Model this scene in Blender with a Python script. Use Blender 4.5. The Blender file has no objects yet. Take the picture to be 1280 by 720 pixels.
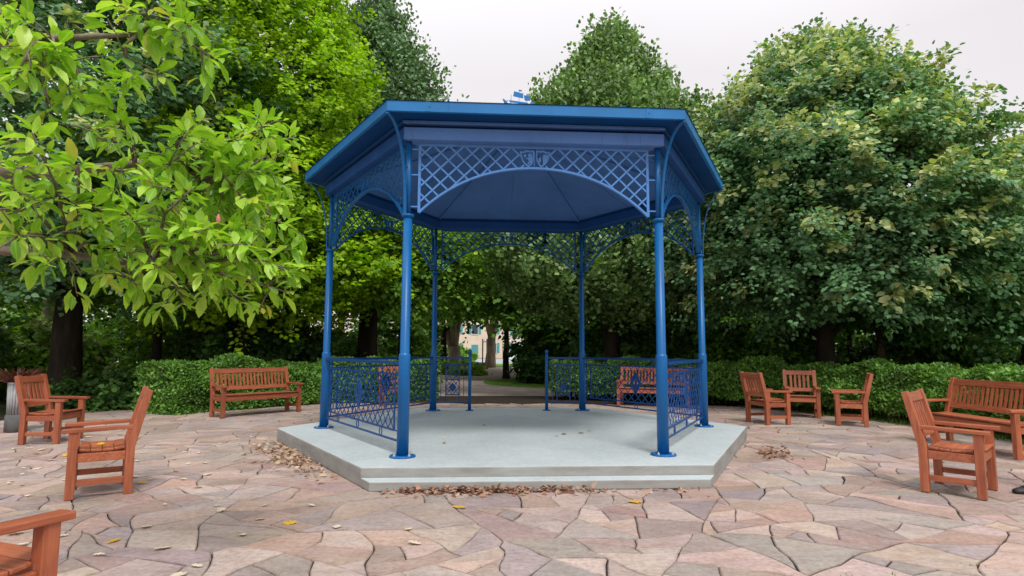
import bpy, bmesh, math, random
import numpy as np
from mathutils import Vector, Matrix, noise

random.seed(7)
scene = bpy.context.scene
col = scene.collection
PI = math.pi
R = math.radians

# ------------------------------------------------------------------ object helpers
def tag(o, label=None, cat=None, group=None, kind=None):
    if label: o['label'] = label
    if cat: o['category'] = cat
    if group: o['group'] = group
    if kind: o['kind'] = kind
    return o

def empty(name, loc=(0, 0, 0), rz=0.0):
    o = bpy.data.objects.new(name, None)
    col.objects.link(o)
    o.location = loc
    o.rotation_euler = (0, 0, rz)
    o.empty_display_size = 0.1
    return o

def copy_tree(o, parent=None):
    c = o.copy()
    col.objects.link(c)
    if parent is not None:
        c.parent = parent
    for ch in list(o.children):
        copy_tree(ch, c)
    return c

class MB:
    """collects simple shapes into one mesh"""
    def __init__(self):
        self.v = []; self.f = []; self.m = []; self.s = []
    def add(self, vs, fs, mi=0, smooth=False):
        b = len(self.v)
        self.v += [tuple(p) for p in vs]
        for f in fs:
            self.f.append(tuple(i + b for i in f)); self.m.append(mi); self.s.append(smooth)
    def obox(self, c, ax, ay, az, mi=0):
        """box with centre c and half-axis vectors"""
        c, ax, ay, az = Vector(c), Vector(ax), Vector(ay), Vector(az)
        vs = [c + sx * ax + sy * ay + sz * az for sz in (-1, 1) for sy in (-1, 1) for sx in (-1, 1)]
        self.add(vs, [(0, 2, 3, 1), (4, 5, 7, 6), (0, 1, 5, 4), (2, 6, 7, 3), (0, 4, 6, 2), (1, 3, 7, 5)], mi)
    def box(self, x0, x1, y0, y1, z0, z1, mi=0):
        self.obox(((x0 + x1) / 2, (y0 + y1) / 2, (z0 + z1) / 2), ((x1 - x0) / 2, 0, 0), (0, (y1 - y0) / 2, 0), (0, 0, (z1 - z0) / 2), mi)
    def bar(self, p0, p1, w, h, up=(0, 0, 1), mi=0):
        """rectangular bar from p0 to p1, w across, h along 'up'"""
        p0, p1 = Vector(p0), Vector(p1)
        d = p1 - p0
        if d.length < 1e-6: return
        t = d.normalized(); up = Vector(up)
        s = t.cross(up)
        if s.length < 1e-4: s = t.cross(Vector((1, 0, 0)))
        s.normalize(); u = s.cross(t)
        self.obox((p0 + p1) / 2, d / 2, s * w / 2, u * h / 2, mi)
    def tube(self, pts, rads, n=10, mi=0, cap=True):
        pts = [Vector(p) for p in pts]
        rings = []; prev = None
        for i, p in enumerate(pts):
            t = (pts[min(i + 1, len(pts) - 1)] - pts[max(i - 1, 0)]).normalized()
            if prev is None:
                a = t.cross(Vector((0, 0, 1)))
                if a.length < 1e-3: a = Vector((1, 0, 0))
            else:
                a = prev - t * prev.dot(t)
            a.normalize(); prev = a; b = t.cross(a)
            r = rads[i] if hasattr(rads, '__len__') else rads
            rings.append([p + (a * math.cos(2 * PI * k / n) + b * math.sin(2 * PI * k / n)) * r for k in range(n)])
        vs = [q for rr in rings for q in rr]; fs = []
        for i in range(len(pts) - 1):
            for k in range(n):
                fs.append((i * n + k, i * n + (k + 1) % n, (i + 1) * n + (k + 1) % n, (i + 1) * n + k))
        self.add(vs, fs, mi, True)
        if cap:
            self.add(rings[0][::-1], [tuple(range(n))], mi); self.add(rings[-1], [tuple(range(n))], mi)
    def lathe(self, prof, c=(0, 0, 0), n=24, mi=0, smooth=True):
        cx, cy, cz = c
        vs = [(cx + r * math.cos(2 * PI * k / n), cy + r * math.sin(2 * PI * k / n), cz + z) for r, z in prof for k in range(n)]
        for i in range(len(prof) - 1):
            self.add([vs[i * n + k] for k in range(n)] + [vs[(i + 1) * n + k] for k in range(n)],
                     [(k, (k + 1) % n, n + (k + 1) % n, n + k) for k in range(n)], mi, smooth)
        self.add([vs[k] for k in range(n)][::-1], [tuple(range(n))], mi)
        self.add([vs[(len(prof) - 1) * n + k] for k in range(n)], [tuple(range(n))], mi)
    def prism(self, poly, thick, frame, mi=0):
        """2D polygon (u, w) extruded symmetrically by thick; frame=(origin, u axis, w axis, normal)"""
        o, u, w, nn = [Vector(q) for q in frame]
        n = len(poly)
        a = [o + u * p[0] + w * p[1] - nn * thick / 2 for p in poly]
        b = [q + nn * thick for q in a]
        self.add(a + b, [tuple(range(n))[::-1], tuple(range(n, 2 * n))] + [(i, (i + 1) % n, n + (i + 1) % n, n + i) for i in range(n)], mi)
    def build(self, name, mats, parent=None, bevel=0, fix=True):
        me = bpy.data.meshes.new(name)
        me.from_pydata(self.v, [], self.f)
        if not isinstance(mats, (list, tuple)): mats = [mats]
        for m in mats: me.materials.append(m)
        me.polygons.foreach_set('material_index', self.m)
        me.polygons.foreach_set('use_smooth', self.s)
        if fix:
            bm = bmesh.new(); bm.from_mesh(me)
            bmesh.ops.remove_doubles(bm, verts=bm.verts, dist=1e-5)
            bmesh.ops.recalc_face_normals(bm, faces=bm.faces)
            bm.to_mesh(me); bm.free()
        me.update()
        o = bpy.data.objects.new(name, me)
        col.objects.link(o)
        if parent is not None: o.parent = parent
        if bevel:
            b = o.modifiers.new('bevel', 'BEVEL'); b.width = bevel; b.segments = 2; b.limit_method = 'ANGLE'; b.angle_limit = R(40)
        return o

def mesh_np(name, verts, faces, mats, mi=None, parent=None, smooth=False):
    """verts (N,3), faces (M,k) numpy -> object"""
    me = bpy.data.meshes.new(name)
    N, (M, k) = len(verts), faces.shape
    me.vertices.add(N); me.vertices.foreach_set('co', np.ascontiguousarray(verts, dtype=np.float32).ravel())
    me.loops.add(M * k); me.loops.foreach_set('vertex_index', np.ascontiguousarray(faces, dtype=np.int32).ravel())
    me.polygons.add(M); me.polygons.foreach_set('loop_start', np.arange(0, M * k, k, dtype=np.int32))
    if mi is not None: me.polygons.foreach_set('material_index', np.ascontiguousarray(mi, dtype=np.int32))
    if smooth: me.polygons.foreach_set('use_smooth', np.ones(M, dtype=bool))
    for m in (mats if isinstance(mats, (list, tuple)) else [mats]): me.materials.append(m)
    me.update(calc_edges=True); me.validate()
    o = bpy.data.objects.new(name, me); col.objects.link(o)
    if parent is not None: o.parent = parent
    return o

# ------------------------------------------------------------------ material helpers
class NT:
    def __init__(self, name):
        self.mat = bpy.data.materials.new(name); self.mat.use_nodes = True
        self.nt = self.mat.node_tree; self.n = self.nt.nodes; self.l = self.nt.links
        self.n.clear()
        self.out = self.n.new('ShaderNodeOutputMaterial')
    def node(self, t, **kw):
        x = self.n.new(t)
        for k, v in kw.items():
            if k in x.inputs.keys(): x.inputs[k].default_value = v
            else: setattr(x, k, v)
        return x
    def link(self, a, b): self.l.new(a, b)
    def coords(self, scale=(1, 1, 1), which='Object'):
        tc = self.node('ShaderNodeTexCoord'); mp = self.node('ShaderNodeMapping')
        mp.inputs['Scale'].default_value = scale
        self.link(tc.outputs[which], mp.inputs['Vector']); return mp.outputs['Vector']
    def noise(self, vec, scale, detail=4, rough=0.6):
        x = self.node('ShaderNodeTexNoise'); x.inputs['Scale'].default_value = scale; x.inputs['Detail'].default_value = detail
        x.inputs['Roughness'].default_value = rough; self.link(vec, x.inputs['Vector']); return x.outputs['Fac']
    def ramp(self, fac, stops):
        x = self.node('ShaderNodeValToRGB'); e = x.color_ramp.elements
        while len(e) < len(stops): e.new(0.5)
        for el, (p, c) in zip(e, stops): el.position = p; el.color = (*c, 1) if len(c) == 3 else c
        self.link(fac, x.inputs['Fac']); return x.outputs['Color']
    def mix(self, fac, a, b, mode='MIX'):
        x = self.node('ShaderNodeMix', data_type='RGBA', blend_type=mode)
        for s, val in ((0, fac), (6, a), (7, b)):
            if hasattr(val, 'links'): self.link(val, x.inputs[s])
            elif s == 0: x.inputs[0].default_value = val
            else: x.inputs[s].default_value = (*val, 1)
        return x.outputs[2]
    def bsdf(self, color, rough=0.6, spec=0.5, bump=None, bs=0.3, bd=0.01, metallic=0.0):
        p = self.node('ShaderNodeBsdfPrincipled')
        if hasattr(color, 'links'): self.link(color, p.inputs['Base Color'])
        else: p.inputs['Base Color'].default_value = (*color, 1)
        if hasattr(rough, 'links'): self.link(rough, p.inputs['Roughness'])
        else: p.inputs['Roughness'].default_value = rough
        p.inputs['Specular IOR Level'].default_value = spec; p.inputs['Metallic'].default_value = metallic
        if bump is not None:
            b = self.node('ShaderNodeBump'); b.inputs['Strength'].default_value = bs; b.inputs['Distance'].default_value = bd
            self.link(bump, b.inputs['Height']); self.link(b.outputs['Normal'], p.inputs['Normal'])
        return p.outputs['BSDF']
    def finish(self, sh):
        self.link(sh, self.out.inputs['Surface']); return self.mat

def noisy(name, stops, scale, rough=0.7, spec=0.3, bs=0.3, bd=0.01, bump_scale=None, detail=5, vscale=(1, 1, 1)):
    t = NT(name); v = t.coords(vscale)
    f = t.noise(v, scale, detail)
    return t.finish(t.bsdf(t.ramp(f, stops), rough, spec, t.noise(v, bump_scale or scale * 3, 5), bs, bd))

def leaf_mat(name, cols, trans=0.35, rough=0.42, clump=0.6, spec=0.35, lo=0.55, hi=1.25):
    t = NT(name)
    geo = t.node('ShaderNodeNewGeometry')
    c = t.ramp(geo.outputs['Random Per Island'], [(i / max(1, len(cols) - 1), q) for i, q in enumerate(cols)])
    n = t.noise(t.coords(), clump, 3)
    mr = t.node('ShaderNodeMapRange'); mr.inputs[1].default_value = 0.3; mr.inputs[2].default_value = 0.7
    mr.inputs[3].default_value = lo; mr.inputs[4].default_value = hi; t.link(n, mr.inputs[0])
    cc = t.node('ShaderNodeVectorMath', operation='SCALE'); t.link(c, cc.inputs[0]); t.link(mr.outputs[0], cc.inputs['Scale'])
    p = t.bsdf(cc.outputs[0], rough, spec)
    tr = t.node('ShaderNodeBsdfTranslucent')
    tm = t.mix(1.0, cc.outputs[0], (1.15, 1.25, 0.45), 'MULTIPLY'); t.link(tm, tr.inputs['Color'])
    ms = t.node('ShaderNodeMixShader'); ms.inputs[0].default_value = trans
    t.link(p, ms.inputs[1]); t.link(tr.outputs[0], ms.inputs[2])
    return t.finish(ms.outputs[0])

def paint(name, c, rough=0.38, var=0.12, spec=0.32):
    t = NT(name); v = t.coords()
    f = t.noise(v, 2.3, 4); d = tuple(q * (1 - var) for q in c); l = tuple(min(1, q * (1 + var)) for q in c)
    g = t.noise(v, 40, 3); k = t.noise(t.coords((9, 9, 1.2)), 1.6, 6, 0.75)
    cc = t.mix(1.0, t.ramp(f, [(0.3, d), (0.7, l)]), t.ramp(k, [(0.28, (0.74, 0.72, 0.70)), (0.42, (0.97, 0.97, 0.97)), (0.64, (1.0, 1.0, 1.0)), (0.78, (1.35, 1.16, 1.06))]), 'MULTIPLY')
    return t.finish(t.bsdf(cc, rough, spec, g, 0.04, 0.004))

def wood(name, vs):
    t = NT(name); oi = t.node('ShaderNodeObjectInfo'); tc = t.node('ShaderNodeTexCoord')
    ad = t.node('ShaderNodeVectorMath', operation='ADD'); t.link(tc.outputs['Object'], ad.inputs[0])
    sc = t.node('ShaderNodeVectorMath', operation='SCALE'); t.link(oi.outputs['Location'], sc.inputs[0]); sc.inputs['Scale'].default_value = 1.7
    t.link(sc.outputs[0], ad.inputs[1])
    mp = t.node('ShaderNodeMapping'); mp.inputs['Scale'].default_value = vs; t.link(ad.outputs[0], mp.inputs['Vector'])
    g = t.noise(mp.outputs['Vector'], 1.0, 6, 0.65)
    blot = t.noise(ad.outputs[0], 7, 3)
    c1 = t.ramp(g, [(0.25, (0.28, 0.068, 0.030)), (0.5, (0.46, 0.124, 0.054)), (0.75, (0.60, 0.19, 0.085))])
    c2 = t.mix(blot, (0.64, 0.62, 0.66), (1.06, 1.10, 1.05))
    c = t.mix(1.0, c1, c2, 'MULTIPLY')
    gi = t.node('ShaderNodeNewGeometry')
    pv = t.ramp(gi.outputs['Random Per Island'], [(0, (0.84, 0.82, 0.84)), (1, (1.14, 1.16, 1.14))])
    c = t.mix(1.0, c, pv, 'MULTIPLY')
    lv = t.noise(oi.outputs['Location'], 0.9, 1)
    c = t.mix(1.0, c, t.ramp(lv, [(0.3, (0.80, 0.78, 0.80)), (0.5, (0.96, 0.97, 0.97)), (0.7, (1.10, 1.16, 1.20))]), 'MULTIPLY')
    c = t.mix(1.0, c, t.ramp(oi.outputs['Random'], [(0, (0.86, 0.86, 0.9)), (1, (1.06, 1.08, 1.08))]), 'MULTIPLY')
    return t.finish(t.bsdf(c, 0.40, 0.5, g, 0.15, 0.004))

# ------------------------------------------------------------------ materials
M = {}
M['blue'] = paint('blue_gloss_paint', (0.006, 0.108, 0.32), 0.36)
M['blue_roof'] = paint('blue_roof_paint', (0.016, 0.165, 0.43), 0.38)
M['blue_lattice_lit'] = paint('front_lit_lattice_paint', (0.080, 0.23, 0.56), 0.36)  # same blue made paler: frontal light put into the lattice colour
M['blue_beam_lit'] = paint('front_lit_beam_paint', (0.105, 0.23, 0.55), 0.42, 0.08, 0.2)  # light on the front of the beam put into its colour
M['blue_beam_shaded'] = paint('shaded_beam_paint', (0.018, 0.085, 0.28), 0.5, 0.1, 0.15)  # same beam paint with the shade of the other sides put in
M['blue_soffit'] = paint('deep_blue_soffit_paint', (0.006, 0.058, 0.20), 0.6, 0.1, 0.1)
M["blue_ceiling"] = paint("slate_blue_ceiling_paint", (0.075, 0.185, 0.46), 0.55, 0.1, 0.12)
M['blue_rail'] = paint('navy_rail_paint', (0.004, 0.058, 0.215), 0.4)
M['wood_x'] = wood('teak_grain_lengthwise', (3, 45, 45))
M['wood_y'] = wood('teak_grain_crosswise', (45, 3, 45))
M['wood_z'] = wood('teak_grain_upright', (45, 45, 3))

def concrete():
    t = NT('pale_concrete'); v = t.coords()
    big = t.noise(v, 0.9, 5); fine = t.noise(v, 26, 5)
    c = t.ramp(big, [(0.28, (0.36, 0.405, 0.415)), (0.5, (0.425, 0.475, 0.485)), (0.75, (0.485, 0.535, 0.545))])
    c = t.mix(0.22, c, t.ramp(fine, [(0.35, (0.32, 0.36, 0.36)), (0.65, (0.6, 0.64, 0.64))]))
    spots = t.noise(v, 5.5, 8, 0.8)
    c = t.mix(1.0, c, t.ramp(spots, [(0.24, (0.66, 0.64, 0.60)), (0.38, (0.93, 0.93, 0.92)), (0.62, (1, 1, 1)), (0.8, (1.08, 1.08, 1.07))]), 'MULTIPLY')
    # the sides of the slab are browner and darker than the top
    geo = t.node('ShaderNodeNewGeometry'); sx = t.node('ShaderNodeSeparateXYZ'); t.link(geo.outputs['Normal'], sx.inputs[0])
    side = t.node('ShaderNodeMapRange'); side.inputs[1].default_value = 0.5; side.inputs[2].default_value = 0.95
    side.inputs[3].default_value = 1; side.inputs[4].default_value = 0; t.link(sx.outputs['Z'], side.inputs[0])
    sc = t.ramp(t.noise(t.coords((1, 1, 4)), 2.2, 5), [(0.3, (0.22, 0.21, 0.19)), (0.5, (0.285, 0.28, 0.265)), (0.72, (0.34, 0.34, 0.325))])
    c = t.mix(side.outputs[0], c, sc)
    return t.finish(t.bsdf(c, 0.8, 0.25, fine, 0.18, 0.006))
M['concrete'] = concrete()

def stone():
    t = NT('flagstone'); v = t.coords()
    at = t.node('ShaderNodeAttribute', attribute_name='stone')
    n1 = t.noise(v, 2.6, 5); n2 = t.noise(v, 26, 8, 0.75); n3 = t.noise(t.coords((1, 2.2, 1)), 6, 5)
    n0 = t.noise(v, 0.45, 3)
    c = t.mix(1.0, at.outputs['Color'], t.ramp(n1, [(0.25, (0.80, 0.78, 0.77)), (0.5, (1.0, 1.0, 1.0)), (0.75, (1.12, 1.11, 1.12))]), 'MULTIPLY')
    c = t.mix(1.0, c, t.ramp(n2, [(0.30, (0.66, 0.64, 0.63)), (0.52, (1.0, 1.0, 1.0)), (0.75, (1.22, 1.21, 1.18))]), 'MULTIPLY')
    c = t.mix(1.0, c, t.ramp(n3, [(0.3, (0.92, 0.86, 0.84)), (0.6, (1.05, 1.05, 1.06))]), 'MULTIPLY')
    c = t.mix(1.0, c, t.ramp(n0, [(0.3, (0.90, 0.89, 0.90)), (0.7, (1.07, 1.06, 1.05))]), 'MULTIPLY')
    hue = t.noise(t.coords((1, 1.5, 1)), 1.7, 6, 0.65)
    c = t.mix(1.0, c, t.ramp(hue, [(0.30, (0.94, 0.95, 0.99)), (0.5, (1.0, 0.99, 0.98)), (0.70, (1.03, 0.98, 0.94))]), 'MULTIPLY')
    st = t.noise(t.coords((1, 2.6, 1)), 5.5, 9, 0.78)
    c = t.mix(1.0, c, t.ramp(st, [(0.30, (0.70, 0.67, 0.66)), (0.42, (0.95, 0.94, 0.94)), (0.60, (1.0, 1.0, 1.0)), (0.74, (1.12, 1.11, 1.1))]), 'MULTIPLY')
    hb = t.node('ShaderNodeMath', operation='ADD'); t.link(n2, hb.inputs[0]); t.link(st, hb.inputs[1])
    return t.finish(t.bsdf(c, 0.72, 0.3, hb.outputs[0], 0.45, 0.014))
M['stone'] = stone()

def joints():
    t = NT('paving_joints'); v = t.coords()
    d = t.ramp(t.noise(v, 9, 5), [(0.3, (0.020, 0.016, 0.013)), (0.6, (0.05, 0.038, 0.030)), (0.8, (0.05, 0.06, 0.025))])
    m = t.ramp(t.noise(v, 14, 4), [(0.3, (0.30, 0.24, 0.20)), (0.7, (0.46, 0.38, 0.33))])
    f = t.ramp(t.noise(v, 0.34, 3), [(0.60, (0, 0, 0)), (0.72, (0.75, 0.75, 0.75))])
    return t.finish(t.bsdf(t.mix(f, d, m), 0.95, 0.1, t.noise(v, 50, 4), 0.5, 0.01))
M['joint'] = joints()
M['soil'] = noisy('dark_soil_and_leaf_mould', [(0.3, (0.018, 0.017, 0.010)), (0.5, (0.04, 0.045, 0.018)), (0.7, (0.075, 0.085, 0.03))], 1.4, 0.95, 0.1, 0.8, 0.05)
M['gravel'] = noisy('shaded_gravel', [(0.3, (0.27, 0.215, 0.19)), (0.5, (0.37, 0.30, 0.265)), (0.7, (0.45, 0.375, 0.335))], 2.2, 0.95, 0.15, 0.5, 0.02, bump_scale=60)
M['lawn'] = noisy('mown_lawn', [(0.3, (0.075, 0.15, 0.018)), (0.5, (0.12, 0.24, 0.028)), (0.7, (0.18, 0.31, 0.045))], 3.0, 0.9, 0.1, 0.8, 0.05, bump_scale=50)
M['road'] = noisy('pale_road', [(0.3, (0.26, 0.27, 0.28)), (0.7, (0.36, 0.36, 0.37))], 0.8, 0.9, 0.2, 0.2)
M['bark'] = noisy('dark_bark', [(0.3, (0.020, 0.016, 0.012)), (0.6, (0.05, 0.038, 0.028)), (0.8, (0.08, 0.065, 0.05))], 5, 0.95, 0.1, 0.9, 0.03, vscale=(1, 1, 0.25))
M['bark_red'] = noisy('reddish_bark', [(0.3, (0.09, 0.05, 0.038)), (0.7, (0.17, 0.10, 0.075))], 6, 0.95, 0.1, 0.9, 0.03, vscale=(1, 1, 0.25))
M['bark_pale'] = noisy('pale_bark', [(0.3, (0.22, 0.16, 0.12)), (0.5, (0.36, 0.28, 0.22)), (0.7, (0.48, 0.40, 0.32))], 3.5, 0.95, 0.1, 0.6, 0.03, vscale=(1, 1, 0.4))
M['twig'] = noisy('greyish_twig_bark', [(0.3, (0.13, 0.10, 0.075)), (0.7, (0.26, 0.21, 0.17))], 14, 0.9, 0.15, 0.5, 0.01)
def magnolia():
    t = NT('magnolia_leaves'); geo = t.node('ShaderNodeNewGeometry'); at = t.node('ShaderNodeAttribute', attribute_name='mid')
    c = t.ramp(geo.outputs['Random Per Island'], [(0, (0.17, 0.36, 0.025)), (0.25, (0.25, 0.48, 0.032)), (0.5, (0.33, 0.58, 0.045)), (0.75, (0.43, 0.66, 0.075)), (0.96, (0.50, 0.68, 0.11)), (1, (0.58, 0.50, 0.07))])
    v = t.coords(); n = t.noise(v, 22, 4)
    c = t.mix(1.0, c, t.ramp(n, [(0.3, (0.80, 0.84, 0.8)), (0.7, (1.12, 1.10, 1.1))]), 'MULTIPLY')
    mid = t.ramp(at.outputs['Fac'], [(0.80, (0, 0, 0)), (0.95, (1, 1, 1))])
    c = t.mix(t.mix(1.0, mid, (0.45, 0.45, 0.45), 'MULTIPLY'), c, (0.48, 0.62, 0.16))
    p = t.bsdf(c, 0.36, 0.42, n, 0.25, 0.01)
    tr = t.node('ShaderNodeBsdfTranslucent'); t.link(t.mix(1.0, c, (1.1, 1.2, 0.4), 'MULTIPLY'), tr.inputs['Color'])
    ms = t.node('ShaderNodeMixShader'); ms.inputs[0].default_value = 0.42
    t.link(p, ms.inputs[1]); t.link(tr.outputs[0], ms.inputs[2]); return t.finish(ms.outputs[0])
M['magnolia'] = magnolia()
M['linden'] = leaf_mat('linden_leaves', [(0.094, 0.21, 0.099), (0.132, 0.276, 0.123), (0.178, 0.341, 0.14), (0.11, 0.241, 0.103)], 0.28, 0.45, 0.7)
M['linden_pale'] = leaf_mat('linden_bracts', [(0.411, 0.496, 0.171), (0.531, 0.593, 0.251), (0.676, 0.703, 0.388), (0.459, 0.545, 0.16)], 0.3, 0.5, 0.7)
M['hornbeam'] = leaf_mat('hornbeam_leaves', [(0.19, 0.375, 0.008), (0.304, 0.508, 0.012), (0.43, 0.641, 0.02), (0.253, 0.436, 0.01)], 0.40, 0.45, 0.9, 0.3, 0.5, 1.3)
M['fastigiate'] = leaf_mat('upright_tree_leaves', [(0.102, 0.198, 0.061), (0.15, 0.27, 0.077), (0.204, 0.342, 0.099), (0.282, 0.42, 0.138)], 0.25, 0.42, 1.1)
M['cone_dark'] = leaf_mat('dark_cone_leaves', [(0.083, 0.172, 0.071), (0.128, 0.239, 0.101), (0.179, 0.307, 0.137), (0.239, 0.374, 0.172)], 0.22, 0.42, 1.1)
M['deep'] = leaf_mat('shade_leaves', [(0.046, 0.108, 0.023), (0.075, 0.161, 0.038), (0.108, 0.217, 0.047)], 0.25, 0.55, 0.8, 0.2)  # shade inside crowns and hedges put into the colour; dark bushes share it
M['backdrop'] = leaf_mat('woodland_leaves', [(0.105, 0.224, 0.036), (0.164, 0.341, 0.051), (0.253, 0.475, 0.063)], 0.32, 0.5, 0.7, 0.25)
M['bright'] = leaf_mat('sunlit_leaves', [(0.17, 0.33, 0.025), (0.25, 0.43, 0.045), (0.32, 0.5, 0.075)], 0.4, 0.5, 0.9, 0.25)  # sunlight on leaves put into a lighter green
M['hedge'] = leaf_mat('hedge_leaves', [(0.08, 0.193, 0.037), (0.123, 0.272, 0.05), (0.178, 0.367, 0.065), (0.258, 0.461, 0.091)], 0.25, 0.42, 2.0, 0.35, 0.6, 1.25)
M['grass'] = leaf_mat('grass_blades', [(0.11, 0.231, 0.022), (0.176, 0.33, 0.033), (0.264, 0.418, 0.055)], 0.35, 0.5, 2.0, 0.2)
M['dry'] = leaf_mat('brown_litter', [(0.184, 0.09, 0.056), (0.299, 0.156, 0.1), (0.414, 0.252, 0.175), (0.253, 0.108, 0.075), (0.529, 0.396, 0.3)], 0.1, 0.7, 3.0, 0.2, 0.8, 1.1)
M['tan_litter'] = leaf_mat('tan_litter', [(0.34, 0.20, 0.13), (0.46, 0.32, 0.22), (0.55, 0.42, 0.31), (0.30, 0.15, 0.09), (0.50, 0.36, 0.26)], 0.1, 0.7, 3.0, 0.2, 0.85, 1.1)
M['pale_leaf'] = leaf_mat('pale_dry_leaf', [(0.62, 0.52, 0.40), (0.66, 0.56, 0.44), (0.58, 0.44, 0.34)], 0.1, 0.7, 3.0, 0.2, 0.9, 1.1)
M['yellow_leaf'] = leaf_mat('yellow_leaf', [(0.62, 0.42, 0.04), (0.66, 0.36, 0.03)], 0.15, 0.6, 3.0, 0.3, 0.9, 1.1)
M['pink'] = noisy('pink_bud', [(0.3, (0.5, 0.12, 0.14)), (0.7, (0.65, 0.2, 0.2))], 8)
M['red_plant'] = leaf_mat('reddish_leaves', [(0.12, 0.03, 0.03), (0.20, 0.06, 0.05), (0.10, 0.10, 0.04)], 0.2, 0.5, 3.0, 0.3)
M['pot'] = noisy('weathered_grey_pot', [(0.3, (0.26, 0.26, 0.27)), (0.7, (0.42, 0.42, 0.43))], 4, 0.8, 0.3)
M['pot_dark'] = noisy('dark_grey_pot_base', [(0.3, (0.08, 0.08, 0.08)), (0.7, (0.15, 0.15, 0.15))], 4, 0.8, 0.3)
M['cream'] = noisy('cream_render', [(0.3, (0.62, 0.50, 0.38)), (0.7, (0.74, 0.62, 0.49))], 0.5, 0.9, 0.2)
M['offwhite'] = noisy('pinkish_white_render', [(0.3, (0.66, 0.58, 0.54)), (0.7, (0.78, 0.70, 0.66))], 0.5, 0.9, 0.2)
M['slate'] = noisy('grey_slate', [(0.3, (0.16, 0.18, 0.21)), (0.7, (0.26, 0.29, 0.33))], 2.0, 0.7, 0.4, vscale=(1, 1, 5))
M['teal'] = paint('teal_shutter_paint', (0.08, 0.30, 0.32), 0.5)
def glass():
    t = NT('window_glass'); f = t.noise(t.coords(), 0.8, 2)
    return t.finish(t.bsdf(t.ramp(f, [(0.3, (0.03, 0.04, 0.05)), (0.7, (0.07, 0.09, 0.10))]), 0.08, 0.6))
M['glass'] = glass()
M['white_paint'] = paint('white_car_paint', (0.72, 0.73, 0.75), 0.25, 0.03)
M['rubber'] = noisy('black_rubber', [(0.3, (0.015, 0.015, 0.016)), (0.7, (0.03, 0.03, 0.032))], 30, 0.8, 0.3)
M['steel'] = noisy('dull_steel', [(0.3, (0.35, 0.36, 0.38)), (0.7, (0.48, 0.49, 0.5))], 20, 0.4, 0.5)
M['bin'] = noisy('white_post_paint', [(0.3, (0.6, 0.6, 0.58)), (0.7, (0.7, 0.7, 0.68))], 4, 0.7)

# ------------------------------------------------------------------ leaves as many small faces
def nrm(a):
    return a / np.maximum(np.linalg.norm(a, axis=-1, keepdims=True), 1e-9)

def leaf_quads(pos, axis, normal, L, Wd, cup=0.10):
    """diamond leaf: base, side, tip, side -> verts (4N,3), faces (N,4)"""
    n = len(pos); axis = nrm(axis)
    side = nrm(np.cross(axis, normal)); nn = np.cross(side, axis)
    L = np.broadcast_to(np.asarray(L, float), (n,))[:, None]; Wd = np.broadcast_to(np.asarray(Wd, float), (n,))[:, None]
    v = np.empty((n, 6, 3))
    v[:, 0] = pos
    v[:, 1] = pos + axis * L * 0.26 + side * Wd * 0.46 + nn * L * cup
    v[:, 2] = pos + axis * L * 0.66 + side * Wd * 0.40 + nn * L * cup * 0.7
    v[:, 3] = pos + axis * L - nn * L * cup * 0.6
    v[:, 4] = pos + axis * L * 0.66 - side * Wd * 0.40 + nn * L * cup * 0.7
    v[:, 5] = pos + axis * L * 0.26 - side * Wd * 0.46 + nn * L * cup
    return v.reshape(-1, 3), np.arange(6 * n).reshape(n, 6)

def leaf_long(pos, axis, normal, L, Wd, droop):
    """folded, drooping leaf of 3 cross sections: 8 verts, 6 faces (2 tris as degenerate-free quads)"""
    n = len(pos); axis = nrm(axis)
    side = nrm(np.cross(axis, normal)); nn = np.cross(side, axis)
    L = L[:, None]; Wd = Wd[:, None]; dr = droop[:, None]
    def P(t, s, up):
        return pos + axis * L * t + side * Wd * s + nn * L * (up - dr * t * t)
    vs = [P(0, 0, 0), P(.22, .33, .055), P(.25, 0, 0), P(.22, -.33, .055), P(.55, .5, .085), P(.57, 0, 0), P(.55, -.5, .085), P(.83, .30, .05), P(.84, 0, 0), P(.83, -.30, .05), P(1, 0, 0)]
    v = np.stack(vs, 1).reshape(-1, 3)
    q = np.array([[0, 1, 2, 2], [0, 2, 3, 3], [1, 4, 5, 2], [2, 5, 6, 3], [4, 7, 8, 5], [5, 8, 9, 6], [7, 10, 10, 8], [8, 10, 10, 9]])
    tri = np.array([[0, 1, 2], [0, 2, 3], [1, 4, 5], [1, 5, 2], [2, 5, 6], [2, 6, 3], [4, 7, 8], [4, 8, 5], [5, 8, 9], [5, 9, 6], [7, 10, 8], [8, 10, 9]])
    f = (np.arange(n)[:, None, None] * 11 + tri[None]).reshape(-1, 3)
    return v, f

def lobes(ang, h, seed, amp):
    out = np.zeros_like(ang)
    rg = np.random.default_rng(seed + 999)
    for k in range(1, 5):
        a, b, c = rg.uniform(0, 6.28, 3)
        fr = rg.integers(1, 3 + k)
        out += np.sin(fr * ang + a + 1.6 * np.sin(h * (0.8 + 0.7 * k) + b)) * np.cos(h * (0.7 + 0.6 * k) + c) / (0.7 + 0.3 * k)
    return 1 + amp * out * 0.6

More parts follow.
